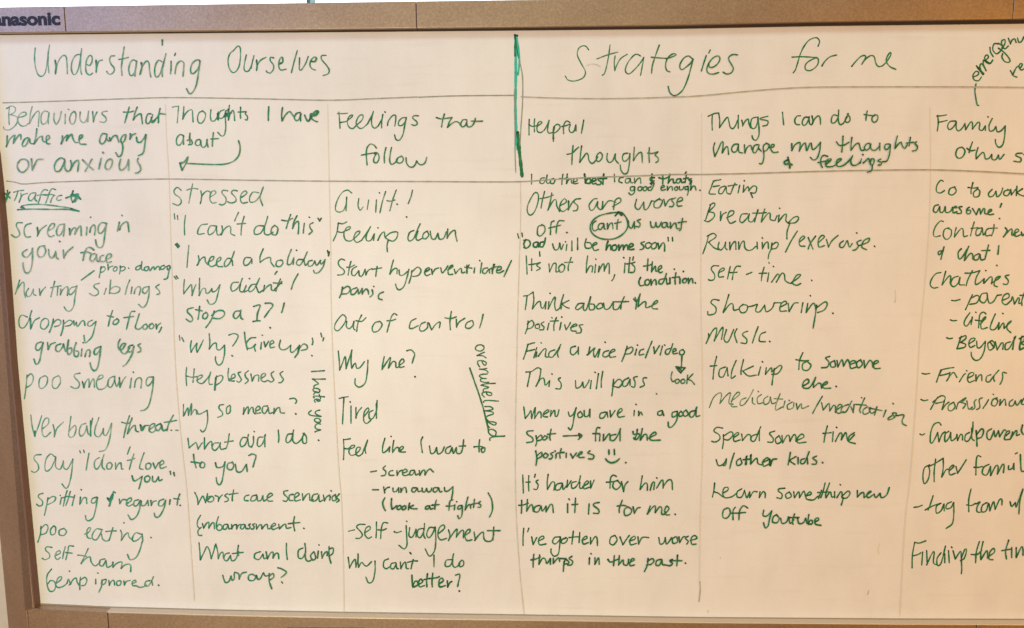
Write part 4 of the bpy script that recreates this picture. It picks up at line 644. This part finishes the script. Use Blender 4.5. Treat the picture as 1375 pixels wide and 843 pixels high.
M1~k.5|180,265 178,330;178,330 195,285 220,270;225,310 270,285 275,260 245,265 230,310 250,350 290,335;375,280 335,285 320,330 340,345 375,310 390,280;390,285 385,330 410,340 435,310;455,250 440,300 430,340;415,275 480,275 515,270;505,245 490,290 480,340;480,340 525,280 545,280 545,320 570,330;595,295 580,330;613,238 616,241;610,290 605,340;605,340 645,290 665,285 660,330 680,350;680,345 715,310 745,300 755,315 730,345 685,350;690,350 670,410 668,465
=note
M1~k.5|90,440 75,500 48,575;80,445 125,425 145,450 90,490 90,490 130,530 165,545;165,545;168,490 160,528 180,548 205,522 216,490;216,490 214,530 226,545;246,490 248,546;248,543 266,502 288,486 292,542;312,488 314,542;314,540 332,496 352,482 358,530 380,550 410,545 440,520;448,490 450,538;486,492 488,538;488,535 508,498 528,490 532,536;558,495 552,540 536,575 530,610;556,512 590,490 605,505 588,535 555,540;485,456 489,462
M1~k.5|745,408 700,480 658,562
M1~k.45|760,490 800,455 785,445 760,475 765,515 800,520;825,455 860,540;880,445 840,500 825,540;905,490 945,450 925,440 900,475 905,525 945,515;960,470 975,525;975,525 1000,480 1045,440;1085,480 1060,500 1060,525 1085,525 1110,480;1115,480 1130,525 1150,500;1182,420 1185,423;1215,475 1185,490 1195,520 1175,545 1155,550;1200,515 1265,490 1275,460 1235,480 1220,525 1255,545;1313,518 1317,522
=note
M1~k.45|165,665 125,665 110,690 135,730 130,765 100,772 90,765;165,715 205,695 200,680 170,700 165,745 200,745;250,670 230,760;325,668 295,670 275,710 265,765;250,715 300,712;370,728 410,712;500,675 485,730 480,775;465,720 520,718;535,715 525,780;535,640 538,645;568,668 571,671;555,785 600,725 610,745 590,785;590,785 630,720 650,730 655,770 680,790 700,795;700,790 750,755 770,730 740,735 710,790 740,808 770,795;850,770 853,774
=note
M2~k.65|140,60 105,55 90,75 120,105 115,140 75,150 70,130;200,25 180,90 165,135
M2~k.55|165,135 205,85 225,85 230,120 260,115;290,85 265,105 275,135 305,130 315,95 285,85;315,100 345,95 370,85;375,85 365,125 390,130 420,90;420,90 430,130 465,110 480,75;480,75 520,75;520,100 555,80 545,65 520,85 515,125 555,125;565,80 570,130;570,130 600,80 625,75;655,75 645,135;700,30 702,33;685,80 675,135;675,135 715,80 730,90 735,125;740,90 730,160 718,230;740,105 790,70 805,85 785,120 745,135;838,138 841,141
=note
M2~k.55|75,265 75,290 60,325;60,325 95,255 120,230 125,250 110,310;110,310 150,240 165,230 155,300;185,240 170,300 195,315 230,240;250,235 235,270 250,320;315,250 290,260 285,275 310,300 305,325 275,322;380,222 360,275 345,322;425,255 395,270 388,310 425,315;450,312 453,315
=note
M2~k.55|125,405 110,470 102,545;85,465 125,462;180,470 145,485 140,525 165,530 190,475;190,480 195,525;245,430 220,490 215,540 240,525;290,425 275,490 275,515;350,465 285,495 285,495 320,525 370,520;395,470 382,520;405,437 408,440;430,475 425,515;425,515 460,475 465,500;480,480 470,540 465,580;475,490 515,460 525,475 500,510 465,515
M2~k.5|655,382 635,430 630,485;612,425 655,432 690,430;685,435 655,450 655,485 685,490 705,460 680,435
M2~k.65|820,405 795,415 815,440 805,470 770,475;850,430 825,445 830,470 855,465 850,430;865,430 870,470;870,470 895,425 905,465;905,465 930,425 945,460;945,455 980,440 965,430 945,445 950,478 985,470;1010,425 985,445 995,475 1020,455 1010,425;1030,430 1035,475;1035,475 1065,430 1080,440 1085,470;1090,455 1120,440 1110,430 1090,445 1095,478 1130,478
M2~k.65|660,585 690,565 685,545 660,560 655,595 690,600 715,570;715,570 735,530 720,570 720,595;720,595 750,570 765,575 770,600;770,590 805,570 800,560 775,580 785,600 825,600;858,588 861,591
=note
M2~k.15 w2|80,720 105,660 140,630 155,640 145,695;145,695 180,650 210,630 200,690 225,700;215,680 265,640 255,625 225,660 215,710 250,715;305,660 275,675 270,705 295,700 330,650 350,610;345,660 345,690 360,700;380,620 382,623;400,640 375,660 380,695 410,690;440,650 415,670 420,700 445,690 455,655;455,655 465,695 485,690;515,635 490,700 490,735 530,715;480,665 530,668;545,680 535,720;570,675 572,677;590,685 560,705 565,730 595,720 600,690;615,695 620,730;620,730 645,695 650,725 690,710
M2~k.4 w2|775,650 745,700 715,755
M2~k.35 w2|770,690 780,735;780,735 815,695 820,740;820,740 845,705 855,715 855,750;860,735 895,710 880,700 860,730 870,755 905,745;935,700 900,715 890,745 920,745 955,680;950,715 965,750;970,700 965,740;1015,658 1018,660;1035,660 1005,730 1010,750;980,700 1045,705;1050,715 1025,735 1030,760 1060,750 1070,720;1110,715 1095,765;1075,725 1140,738;1165,735 1150,775;1208,693 1211,697
M2~k.5 w2|1060,720 1075,755 1095,745;1200,770 1180,785 1180,795 1210,785 1230,755 1205,755 1220,780;1230,770 1275,765 1265,800 1270,820 1290,830
=note
M3~k.55|180,75 140,70 120,95 155,120 160,150 130,170 105,165;185,120 185,170 178,215;185,130 235,100 250,120 220,155 185,150;255,140 290,115 280,105 255,130 260,165 300,155;310,115 315,160;315,160 350,120 370,125 370,155;415,115 380,130 375,160 400,160 425,100 440,65;430,90 430,160
M3~k.55|535,95 500,110 525,145 520,170 488,170;560,130 540,150 550,180 580,165 565,125;585,125 590,175;590,175 620,125 635,130 640,165;640,165 665,120 680,130 680,165;685,160 735,135 720,115 690,145 695,175 750,170
M3~k.6|895,60 880,120 872,170;865,110 900,108 920,105;935,100 930,165;957,68 960,71;950,165 980,110 995,115 990,155;990,155 1020,105 1030,145 1040,160 1080,120;1080,105 1045,130 1040,165 1085,180
M3~k.65|135,290 150,330 185,320 205,285;205,285 200,325 185,330;258,245 240,300 228,350;300,280 275,300 280,330 310,315 300,280;345,265 335,310 335,325;320,290 375,285;375,255 370,320;370,320 410,280 420,315 445,325;450,310 490,290 485,275 455,300 460,335 495,320;500,285 500,330
M3~k.8 w2.4|340,270 340,320;370,260 372,318;500,285 505,330;505,330 520,290 548,285
M3~k.7|642,240 634,285 626,325;680,268 632,296 632,296 672,322;694,275 694,318;738,282 714,292 714,316 734,314 750,285 770,235;756,275 760,318;820,265 795,280 820,300 815,320 790,320;860,308 863,311
=note
M3~k.6|125,450 120,500 110,545;120,510 150,520 180,545;180,520 215,500 215,480 190,485 180,520 195,550 240,545 275,520;310,490 280,510 280,545 310,545 330,500;330,505 345,550 365,510;365,510 365,550;365,550 390,510 415,510;435,510 430,550;430,550 455,510 470,520 470,550
M3~k.6|605,485 565,490 560,505 585,525 580,555 550,550;635,510 610,530 620,555 650,540 635,510;665,510 670,550;670,550 700,510 705,550;705,550 735,505 745,540;745,540 785,525 775,510 750,535 755,560 800,565 830,540;855,500 840,540 835,555;830,515 905,510
M3~k.6|880,450 865,510 850,550;910,450 885,520 885,550;885,550 915,510 925,545 945,540;945,510 945,550;982,460 985,463;960,550 985,510 995,515 995,550;995,540 1035,505 1050,520 1030,550 1000,555;1005,550 990,600
M3~k.65|1100,500 1100,545;1100,545 1130,515 1145,520 1145,550 1165,530;1165,530 1195,510 1185,505 1165,530 1175,550 1215,525;1215,525 1225,550 1255,520;1255,520 1265,550 1300,530 1318,480
M3~k.55|215,620 185,635 180,680 205,690 230,660 225,625 205,620;265,615 250,640 250,700;240,655 290,655;350,620 320,605 295,640 290,700;285,655 335,650
M3~k.6|460,635 455,670 480,675 515,640;515,640 500,690 490,740 470,755 458,720;550,665 525,680 520,715 550,720 565,690 545,665;575,690 585,725 615,715 630,680;630,680 640,725 665,700;670,660 655,710 660,730;635,685 700,685;690,690 700,725 730,720 745,690;745,690 755,725
M3~k.75 w2.1|768,665 762,700 762,730;764,724 778,702 792,708 788,728 764,730;808,715 836,700 828,686 808,702 814,730 850,738
=heading
N1~k.65|265,150 270,210 262,275;258,155 300,152 335,145;268,205 300,200 340,190
N1~k.6|410,195 365,200 345,235 360,265 395,240 415,200;415,205 415,255 435,275 465,250 485,215;485,215 490,265;490,265 530,205 545,210 545,260;545,260 590,205 605,215 600,260 625,270 650,235;650,235 650,270;670,160 673,163;705,175 680,230 685,275 715,270 735,240;735,240 745,280 775,275 810,235;810,235 805,320 790,385 760,408 735,380 730,345
N1~k.6|460,405 425,420 410,465 430,495 465,485 485,440 465,410 440,410;545,365 525,420 518,450;500,415 530,435 565,430;590,410 575,460 575,500;575,500 625,450 640,460 650,500 680,495 700,465;700,465 705,505 735,505 755,470;755,470 765,505 800,465
N1~k.65|945,455 905,458 895,475 935,495 930,525 880,520;985,430 980,520;960,465 1010,455
=note
N2~k.6|310,50 290,42 260,80 255,130 285,145 320,125;405,95 365,110 355,150 385,160 415,130 400,95;550,60 535,120 535,150;510,100 555,105 590,100;590,110 555,140 560,175 595,170 605,130 585,110;705,115 675,150 685,175 715,165 735,130;735,130 745,175 775,150 790,105;840,120 805,130 800,160 830,165 850,130 830,115;855,115 860,160;860,160 895,115;905,90 900,165;950,110 905,140 905,140 930,160 965,170
N2~k.65|270,240 240,250 230,290 255,300 280,255;280,255 285,300 310,295 325,255;325,255 330,300 365,295 385,260;385,260 420,265 410,250 390,270 390,305 420,295;460,255 435,260 455,290 450,310 420,310;520,260 500,275 500,310 525,310 530,285 505,285;545,270 575,320;575,320 600,270 610,315;610,315 635,270 645,280 645,310 670,315;670,305 700,285 690,275 670,295 680,320 715,315
N2~k.65|780,230 768,260;762,350 765,353
=note
N2~k.45|310,375 285,372 245,420 230,475 245,498 285,490;355,425 320,440 310,490 335,520 370,495 375,445 345,430;415,425 405,460 400,500;400,500 450,435 470,440 475,495 505,490;560,380 545,430 530,490;535,430 590,425;620,425 580,440 575,485 605,480 625,430;625,430 635,485 660,440 680,430;680,430 655,450 655,490 690,485;720,400 715,450 700,490;690,430 745,428
N2~k.6|810,425 825,450 795,500;795,500 850,440 865,440 865,485 890,480;880,475 920,450 905,435 885,460 895,495 940,480;940,460 950,490 975,460
N2~k.65|300,610 270,620 275,645 310,610;315,580 300,640 290,680
N2~k.6|455,595 430,625 435,675 460,665 500,600;515,575 490,640 480,690;480,690 525,635 545,640 550,680;595,635 560,655 560,685 590,680 605,640;605,640 615,685 640,680;675,565 655,640 645,680;620,610 685,608;758,570 750,640;740,728 743,732
=note
N3~k.6|290,65 250,75 215,120 205,165 230,190 265,185
N3~k.6|330,55 315,110 300,165;300,165 350,100 370,95 365,150;430,95 390,110 370,155 395,180 430,150 445,105;445,105 440,160 480,165;545,50 510,120 495,170;485,70 540,68 605,50;605,50 575,110 570,160 600,150 640,115;640,115 635,150;652,48 655,51;640,150 690,100 705,110 700,155;700,150 755,115 770,95 735,110 720,165 745,180;840,85 810,95 835,130 825,160 795,158
=note
N3~k.65|378,290 405,293 445,283
N3~k.6|545,245 520,300 490,365;530,275 580,250 600,265 580,310 525,322;660,230 620,240 605,290 640,310 665,270 665,235;665,250 680,310 715,300 745,250;745,250 780,245;790,290 840,265 835,235 800,250 785,300 815,325 860,290;860,290 870,260 885,320;885,320 915,270 925,280 920,315 945,310;965,230 945,290 945,330;930,250 980,245
=note
N3~k.65|368,448 390,455 418,452
N3~k.6|525,390 490,440 478,480 500,498 535,450;545,425 535,485;572,385 575,388;655,400 635,385 605,410 595,510;570,450 620,455 650,440;610,480 655,430 645,425 615,470 620,520 665,510;730,400 700,470 690,520 725,525 760,480;760,470 755,525;790,395 793,398;760,520 790,475 800,480 800,515;800,515 850,470 860,455 830,480 825,520 855,550
=note
N3~k.7|338,592 360,600 385,595
N3~k.7 w2.2|455,580 435,640 420,680;440,595 490,575 490,600 450,630 450,630 490,645 480,670 420,682
N3~k.6|520,640 565,610 560,595 530,605 515,640 530,670 565,655;580,620 585,670 610,670 650,620;650,630 640,700 610,760 570,775 540,745 535,710;700,615 670,640 680,690 710,680 725,640 705,615;730,625 745,690;745,690 780,635 795,640 790,685;850,625 815,640 810,685 840,680 870,630 895,580
N3~k.75 w2.4|885,590 870,685;690,630 720,670;945,580 930,640 925,685;925,600 965,580 960,620 935,635 975,660 930,690
=note
N4~k.6|140,98 165,103 200,98
N4~k.45|290,70 275,110 255,168;290,70 340,58 395,50;285,115 330,105 360,95;365,90 355,125 335,160;340,155 375,105 395,90 420,130;440,165 475,110 490,100;498,75 501,78;510,135 555,110 550,90 520,100 505,140 520,170 560,155;572,110 574,160;574,158 596,118 618,110 622,156;694,108 662,122 656,160 682,165 712,125 758,72;722,115 716,140 724,160;820,95 790,90 790,130 780,165 768,185
N4~k.6|295,72 280,105;575,110 573,160
=note
N4~k.6|130,308 155,318 185,312
N4~k.4|265,290 235,340 208,388;225,330 290,280 325,290 310,325 250,340;320,320 300,390;300,390 330,350 355,330;395,330 355,355 350,390 375,400 405,370 395,330;430,335 415,385;440,330 480,300 495,295 470,320 445,330 490,345 470,380;500,320 515,385 545,370;575,310 560,330 565,375 540,390;625,295 600,310 605,370 580,390;675,310 655,345 630,380
N4~k.5|745,295 710,310 700,350 730,360 750,320 730,300;770,310 765,355;765,355 805,305 815,355;870,310 845,330 845,360 875,355 890,320;890,320 905,355 940,310;960,300 940,340 965,350;712,265 715,268
=note
N4~k.7|122,588 140,596 160,585
N4~k.65|292,515 275,495 235,510 210,570 205,650 220,660 245,620 265,575;265,575 275,650;275,650 300,590 325,570;355,565 325,590 325,650 355,620 370,575;370,575 375,640 410,620 420,590;420,590 425,640;425,640 450,590 465,600 465,635;520,575 490,595 485,640 515,640 545,570 550,490;540,540 540,620 560,640
N4~k.75 w2.3|575,560 580,620 582,685;580,590 620,545 635,565 620,610 585,625
N4~k.65|700,545 665,570 665,620 690,630 720,560;720,565 730,610 755,560;755,560 765,610;765,610 800,555 815,560;815,600 845,575 840,560 815,580 805,630 845,630;870,570 850,630;850,630 895,560 905,570 900,600 925,590
N4~k.8 w2.4|950,515 940,560 955,590
=note
N5~k.65|165,120 130,140 120,200 130,245 155,215 165,160 155,125;205,80 195,160 195,230;160,130 200,110 255,75;255,75 255,140 245,200;245,200 275,150 290,150;295,160 325,130 320,120 295,145 300,185 335,175;340,130 350,175;350,175 380,130 408,85
N5~k.65|505,65 485,58 475,90 472,185;460,135 490,135 515,130;560,115 525,135 515,175 545,185 570,130;570,130 570,185;570,190 605,125 620,130 615,180;615,180 650,115 660,125 655,170;690,125 690,150 715,140 725,110;725,110 725,150;735,45 748,38;768,50 770,110 775,160 793,160
=note
N5~k.6|60,402 90,398 115,388
N5~k.6|188,325 170,380 155,420;135,420 180,395 235,375;240,375 210,395 210,440 240,425 260,380;260,380 262,425;310,365 280,380 275,410 305,405 325,370;325,370 325,450 315,510 275,542
N5~k.6|440,280 425,350 425,430;412,385 440,390 470,375;475,380 500,365 480,400 480,430 500,435;545,370 515,390 510,430 540,425 555,375;560,380 565,425;565,425 590,365 600,415;600,415 630,350 645,350 645,385
N5~k.6|700,365 710,395 735,370;735,370 740,400 755,360 785,280;785,280 765,360 758,445
=note
N5~k.55|65,635 50,720 48,805;65,635 95,640 140,625;55,725 90,715 105,705;118,700 112,785;145,690 148,780;145,785 180,710 195,700 190,770 215,785;240,705 215,740 215,785 240,775 270,660;265,710 265,770;290,690 295,770;310,665 313,670;320,690 335,745;335,745 370,695 375,740;375,740 400,680 410,690 395,740 370,755;375,750 378,810 375,843
N5~k.6|495,630 475,700 470,770;440,715 480,715 510,690;520,630 505,700 505,750;505,750 545,690 550,740;555,730 595,700 590,675 565,700 560,745 585,750
N5~k.6|690,620 670,690 675,745;645,690 700,680;710,670 710,735;740,670 740,735;740,735 775,665 785,680 785,720
=ruled_line
P~k-1 w1.7|4,138 40,137 100,135 170,132.5 235,131 340,132.5 440,134.5 500,132.5 560,130.2
P~k-.6 w1.9|562,130.5 600,129 640,128.3 692,128
P~k-1 w1.7|700,130 760,132 830,132.3 900,130.5 940,128.6 1000,123 1050,119 1100,117 1200,116.6 1300,116.8 1376,117.5
=ruled_line
P~k-1 w1.7|9,243 20,244.5 32,247 60,245 115,243 180,241 235,240.3 340,242 440,243.2 570,243.7 690,244 740,241 800,238 860,236 905,234.2 940,234.2 1000,233 1100,230 1180,228.5 1250,228 1310,230 1376,233.5
=ruled_line
P~k-1.8 w1.4|222,140 224,190 227,240 229,310 232,400 235,480 239,540 244.5,600 251,660 256,730 261,806
=ruled_line
P~k-1.8 w1.4|440,140 442,240 444,330 444.5,400 447,480 451,560 455,630 459,680 461,750 462,822
=ruled_line
P~k-1.5 w1.5|699,246 699,300 697,360 695,430 693.5,500 692,570 692,650 693.5,700 696,740 699,780 704,826
=ruled_line
P~k-1.8 w1.4|942,152 942,240 941,320 941,410 943,500 943,600 940,700 939,780
P~k-1.2 w2|939.5,781 940,792 938.5,807
=ruled_line
P~k-1.7 w1.6|1248.5,145 1249.5,225 1248,290 1245,340 1240,400 1234.5,460 1231,520 1226,590 1221,650 1216,690 1212,750 1210,790 1208,826
=divider_line
P~k-0.05 w5 c1|692,48 692.5,80 692.5,110 692,140 693,175 695,200
P~k.5 w5|695,178 697,200 699,218 701,236
P~k.6 w3.2|691.5,47 694,60 697,78
P~k.5 w2.6|694.5,47.5 692,58 691.5,75
P~k.05 w3.2 c1|694,50 696,65 697.5,82 695.5,100
P~k-.5 w1.8|697.5,82 701,98 702,115 701.5,140 699.5,170 698,195
P~k-.6 w1.6|691,120 691.5,160 691.5,200 692.5,231
=stray_mark
P~k-1.5 w1.6|1202,390 1202.5,398 1201.5,406
P~k-1.8 w2|1181,730 1179,738 1180,744
P~k-1.3 w1.8|1166.5,793 1165,798
P~k-1.6 w1.6|967,748 967.5,750
P~k-1.5 w1.6|950,820 951,822
"""

def lin(c):
    c /= 255.0
    return c / 12.92 if c <= 0.04045 else ((c + 0.055) / 1.055) ** 2.4
def spline(P):
    """centripetal-like Catmull-Rom through the points"""
    if len(P) < 3: return P
    out = []
    Q = [(2 * P[0][0] - P[1][0], 2 * P[0][1] - P[1][1])] + P + [(2 * P[-1][0] - P[-2][0], 2 * P[-1][1] - P[-2][1])]
    for i in range(1, len(Q) - 2):
        p0, p1, p2, p3 = Q[i - 1:i + 3]
        n = max(2, int(math.hypot(p2[0] - p1[0], p2[1] - p1[1]) / 1.1))
        for k in range(n):
            t = k / n
            out.append(tuple(0.5 * (2 * b + (c - a) * t + (2 * a - 5 * b + 4 * c - d) * t * t + (3 * b - a - 3 * c + d) * t ** 3)
                             for a, b, c, d in zip(p0, p1, p2, p3)))
    out.append(P[-1])
    return out

class Ink:
    """ribbons of dried marker ink lying on the film, each dab a hair higher than the one below"""
    def __init__(s): s.v, s.f, s.c, s.h = [], [], [], 0.00025
    def stroke(s, P, w, k, seed, teal):
        rnd = random.Random(seed)
        if len(P) == 2:
            (x0, y0), (x1, y1) = P
            n = max(2, int(math.hypot(x1 - x0, y1 - y0) / 1.5))
            P = [(x0 + (x1 - x0) * i / n, y0 + (y1 - y0) * i / n) for i in range(n + 1)]
        # drop near duplicates
        Q = [P[0]]
        for q in P[1:]:
            if math.hypot(q[0] - Q[-1][0], q[1] - Q[-1][1]) > 0.35: Q.append(q)
        if len(Q) < 2: Q = [P[0], (P[0][0] + 0.6, P[0][1] + 0.3)]
        n = len(Q)
        L = [0.0]
        for a, b in zip(Q, Q[1:]): L.append(L[-1] + math.hypot(b[0] - a[0], b[1] - a[1]))
        ph1, ph2, ph3 = rnd.random() * 6.28, rnd.random() * 6.28, rnd.random() * 6.28
        def dens(l):
            a = 0.35 if k < -0.45 else 1.0
            return k + a * (0.20 * math.sin(l * 0.21 + ph1) + 0.14 * math.sin(l * 0.52 + ph2))
        def pool(l):
            return (0.95 * math.exp(-l / 2.6) + 0.34 * math.exp(-(L[-1] - l) / 1.8)) * (0.5 + 0.85 * k)
        first = len(s.v)
        def rim(x, y, l):
            X, Z = at(x, y, 0)
            s.v.append((X, -s.h, Z))
            s.c.append(pigment(dens(l), pool(l), teal))
        pts = []
        for i in range(n):
            a, b = Q[max(0, i - 1)], Q[min(n - 1, i + 1)]
            tx, ty = b[0] - a[0], b[1] - a[1]
            q = math.hypot(tx, ty) or 1.0
            pts.append((Q[i][0], Q[i][1], tx / q, ty / q, L[i]))
        # round ends: short lead-in and lead-out rims
        x, y, tx, ty, l = pts[0]
        seq = [(x - tx * w * 0.46, y - ty * w * 0.46, tx, ty, 0, 0.18), (x - tx * w * 0.3, y - ty * w * 0.3, tx, ty, 0, 0.36)]
        seq += [(x, y, tx, ty, l, 0.5) for x, y, tx, ty, l in pts]
        x, y, tx, ty, l = pts[-1]
        seq += [(x + tx * w * 0.3, y + ty * w * 0.3, tx, ty, l, 0.36), (x + tx * w * 0.46, y + ty * w * 0.46, tx, ty, l, 0.18)]
        for i, (x, y, tx, ty, l, hw) in enumerate(seq):
            ww = w * hw * (0.94 + 0.10 * math.sin(l * 0.3 + ph3) + 0.05 * math.sin(l * 1.1 + ph1))
            if k > -0.9: ww *= 0.78 + 0.32 * max(0, min(1, dens(l)))
            rim(x - ty * ww, y + tx * ww, l); rim(x + ty * ww, y - tx * ww, l)
            s.h += 1.2e-6
            if i:
                b = first + 2 * i
                s.f.append((b - 2, b - 1, b + 1, b))
        s.h += 4e-6
    def build(s, name, parent):
        o = mesh_obj(name, s.v, s.f, M['ink'])
        at_ = o.data.color_attributes.new('pigment', 'FLOAT_COLOR', 'POINT')
        for i, c in enumerate(s.c): at_.data[i].color = (*c, 1)
        o.parent = parent
        return o

def mix3(a, b, t):
    t = max(0.0, min(1.0, t))
    return tuple(x + (y - x) * t for x, y in zip(a, b))
def rgb(*c): return tuple(lin(x) for x in c)
THIN_T, MID_T, FULL_T, DARK_T = rgb(158, 180, 170), rgb(98, 152, 132), rgb(20, 140, 110), rgb(52, 78, 72)
THIN_G, MID_G, FULL_G, DARK_G = rgb(132, 158, 118), rgb(52, 122, 76), rgb(0, 108, 54), rgb(30, 38, 30)
GHOST, GHOST2 = rgb(218, 205, 190), rgb(136, 138, 122)
DIV = rgb(56, 180, 160)
def pigment(d, pl, teal):
    """teal 0..1 picks the marker; d how much ink the stroke left, pl the dab where the tip rested; negative d are worn, half wiped lines"""
    if teal == 'div': return mix3(DIV, FULL_T, d * 0.9)
    if d < -0.45: return mix3(GHOST2, GHOST, (-d - 0.75) / 0.95)
    thin, mid, full, dark = mix3(THIN_G, THIN_T, teal), mix3(MID_G, MID_T, teal), mix3(FULL_G, FULL_T, teal), mix3(DARK_G, DARK_T, teal)
    c = mix3(thin, mid, (d + 0.2) / 0.45) if d < 0.25 else mix3(mid, full, (d - 0.25) / 0.42)
    return mix3(c, dark, max(0.0, pl))

def opts(s):
    o = {'A': 1.75, 'D': -0.95, 'k': 0.5, 'w': 2.1, 's': 0.1, 'r': 0.0, 'O': None, 'c': 0}
    for t in s.split():
        o[t[0]] = tuple(float(q) for q in t[1:].split(',')) if t[0] == 'O' else float(t[1:])
    return o
seed = 7
def write(ink, line):
    global seed
    seed += 1
    rnd = random.Random(seed * 131)
    head = line.split('|')[0]
    if '~' in head:
        cr, op = head.split('~')
        ox, oy, sc = CROP[cr]; o = opts(op)
        for st in line.split('|')[1].split(';'):
            P = [(ox + float(a) / sc, oy + float(b) / sc) for a, b in (q.split(',') for q in st.split())]
            runs, cur = [], [P[0]]
            for q in P[1:]:
                if q == cur[-1]: runs.append(cur); cur = [q]
                else: cur.append(q)
            runs.append(cur)
            for r_ in runs:
                if len(r_) > 1: draw(ink, spline(r_), o, rnd)
        return
    cr, text, cells, base, h, op = line.split('|')
    ox, oy, sc = CROP[cr]; o = opts(op)
    cells = [float(q) for q in cells.split()]
    base = [float(q) for q in base.split()]
    if len(base) == 1: base = base * 2
    h = float(h)
    for i, ch in enumerate(text):
        if i + 1 >= len(cells) or cells[i + 1] <= cells[i]: break
        x0, x1 = cells[i], cells[i + 1]
        if ch not in GL: continue
        t0 = (x0 - cells[0]) / max(1e-6, cells[-1] - cells[0])
        by = base[0] + (base[1] - base[0]) * t0 + rnd.uniform(-0.055, 0.055) * h
        hh = h * rnd.uniform(0.91, 1.09)
        sl = o['s'] + rnd.uniform(-0.09, 0.09)
        wob = [(rnd.uniform(-.05, .05), rnd.uniform(-.055, .055)) for _ in range(40)]
        shape = rnd.choice([GL[ch][1]] + ALT.get(ch, []))
        j = 0
        for st in shape.split(';'):
            runs, cur, last = [], [], None
            for q in st.split():
                a, b = q.split(',')
                if q == last: runs.append(cur); cur = [cur[-1]]; continue
                last = q
                if b[0] in 'AD':
                    b = o[b[0]] + (float(b[1:]) if len(b) > 1 else 0)
                u, v = float(a) + wob[j % 40][0], float(b) + wob[j % 40][1]
                j += 1
                X = x0 + (x1 - x0) * (0.03 + 0.94 * u) + sl * (v - 0.5) * hh
                Y = by - v * hh
                if o['O']:
                    an = math.radians(o['r'])
                    lx, ly = X, v * hh
                    X = o['O'][0] + lx * math.cos(an) - ly * math.sin(an)
                    Y = o['O'][1] - (lx * math.sin(an) + ly * math.cos(an))
                cur.append((ox + X / sc, oy + Y / sc))
            runs.append(cur)
            for r_ in runs: draw(ink, spline(r_), o, rnd)
def draw(ink, P, o, rnd):
    x = sum(q[0] for q in P) / len(P)
    teal = 0.95 - 1.0 * max(0.0, min(1.0, (x - 120) / 430.0))
    teal = max(0.0, min(1.0, teal + rnd.uniform(-0.12, 0.12)))
    ink.stroke(P, o['w'], o['k'] + rnd.uniform(-0.08, 0.08), rnd.random(), 'div' if o['c'] else teal)

CAPTIONS = """Understanding|Ourselves|Strategies|for me|Behaviours that make me angry or anxious|Thoughts I have about, with an arrow pointing left|Feelings that follow|Helpful thoughts|Things I can do to manage my thoughts and feelings|Traffic, underlined, with a star on each side, above Screaming in your face|prop. damage, small, with a slanting tick|hurting siblings|dropping to floor, grabbing legs|poo smearing|Verbally threat|say I don't love you|spitting and regurgit|poo eating|Self-harm|being ignored|stressed|I can't do this|I need a holiday|Why didn't I stop|Why? Give up!|Helplessness|Why so mean?|What did I do to you?|I hate you, running downwards|Worst case scenarios|Embarrassment|What am I doing wrong?|emergency, slanting upwards at the right edge|Guilt!|Feeling down|Start hyperventilate, panic|Out of control|Why me?|Tired|Feel like I want to scream, run away|self-judgement|Why can't I do better?|overwhelmed, running downwards and underlined|I do the best I can, that's good enough, in small letters|Others are worse off, with one circled word|Dad will be home soon|It's not him, it's the condition|Think about the|positives, below Think about the|Find a nice pic, with an arrow down to look|This will pass|When you are in a good spot, with a smiley face|It's harder for him than it is for me|I've gotten over worse things in the past|Eating|Breathing|Running, exercise|Self-time|showering|music|talking to someone else|medication, meditation, in faint ink|Spend some time with other kids|Learn something new|Family, other, cut off by the right edge|Go to work awesome!|Contact and chat!|Chatlines|parent, after a dash|the second dashed line under Chatlines|the third dashed line under Chatlines|Friends, after a dash|Professional, after a dash|Grandparent, after a dash|other family, cut off by the right edge|tag team, after a dash|Finding the time""".split('|')
name, ink = None, None
count = 0
for line in TEXT.strip().splitlines() + ['=end']:
    if line.startswith('='):
        if ink:
            o = ink.build({'heading': 'handwritten_heading', 'note': 'handwritten_note'}.get(name, name), panel)
            if name in ('heading', 'note'):
                c = CAPTIONS[count]; count += 1
                o['label'] = ('green writing on ' if c.startswith('the ') else 'green handwriting reading ') + c
        name, ink = line[1:], Ink()
    else:
        write(ink, line)

# ------------------------------------------------------------------ what shows round the board
wall_top = EYE.z + 0.10
wall = prism('wall', [(-3, 0), (3, 0), (3, wall_top), (-3, wall_top)], 0.06, 0.16, M['wall'])
setp(wall, kind='structure')
win = bpy.data.objects.new('window', None)
COL.objects.link(win)
win.location = (-0.35, 0.30, wall_top)
setp(win, 'overexposed bright window above the top rail of the whiteboard', 'window')
def attw(o):
    o.parent = win
    o.matrix_parent_inverse = Matrix.Translation(-win.location)
prism_ = prism('pane', [(-1.6, wall_top - 0.02), (0.8, wall_top - 0.02), (0.8, wall_top + 0.9), (-1.6, wall_top + 0.9)], 0.29, 0.30, M['pane'])
attw(prism_)
b0 = at(411.2, 0, -0.25)[0]; b1 = at(416.2, 0, -0.25)[0]
attw(prism('glazing_bar', [(b0, wall_top - 0.02), (b1, wall_top - 0.02), (b1, wall_top + 0.9), (b0, wall_top + 0.9)], 0.25, 0.288, M['mullion'], bevel=0.001))
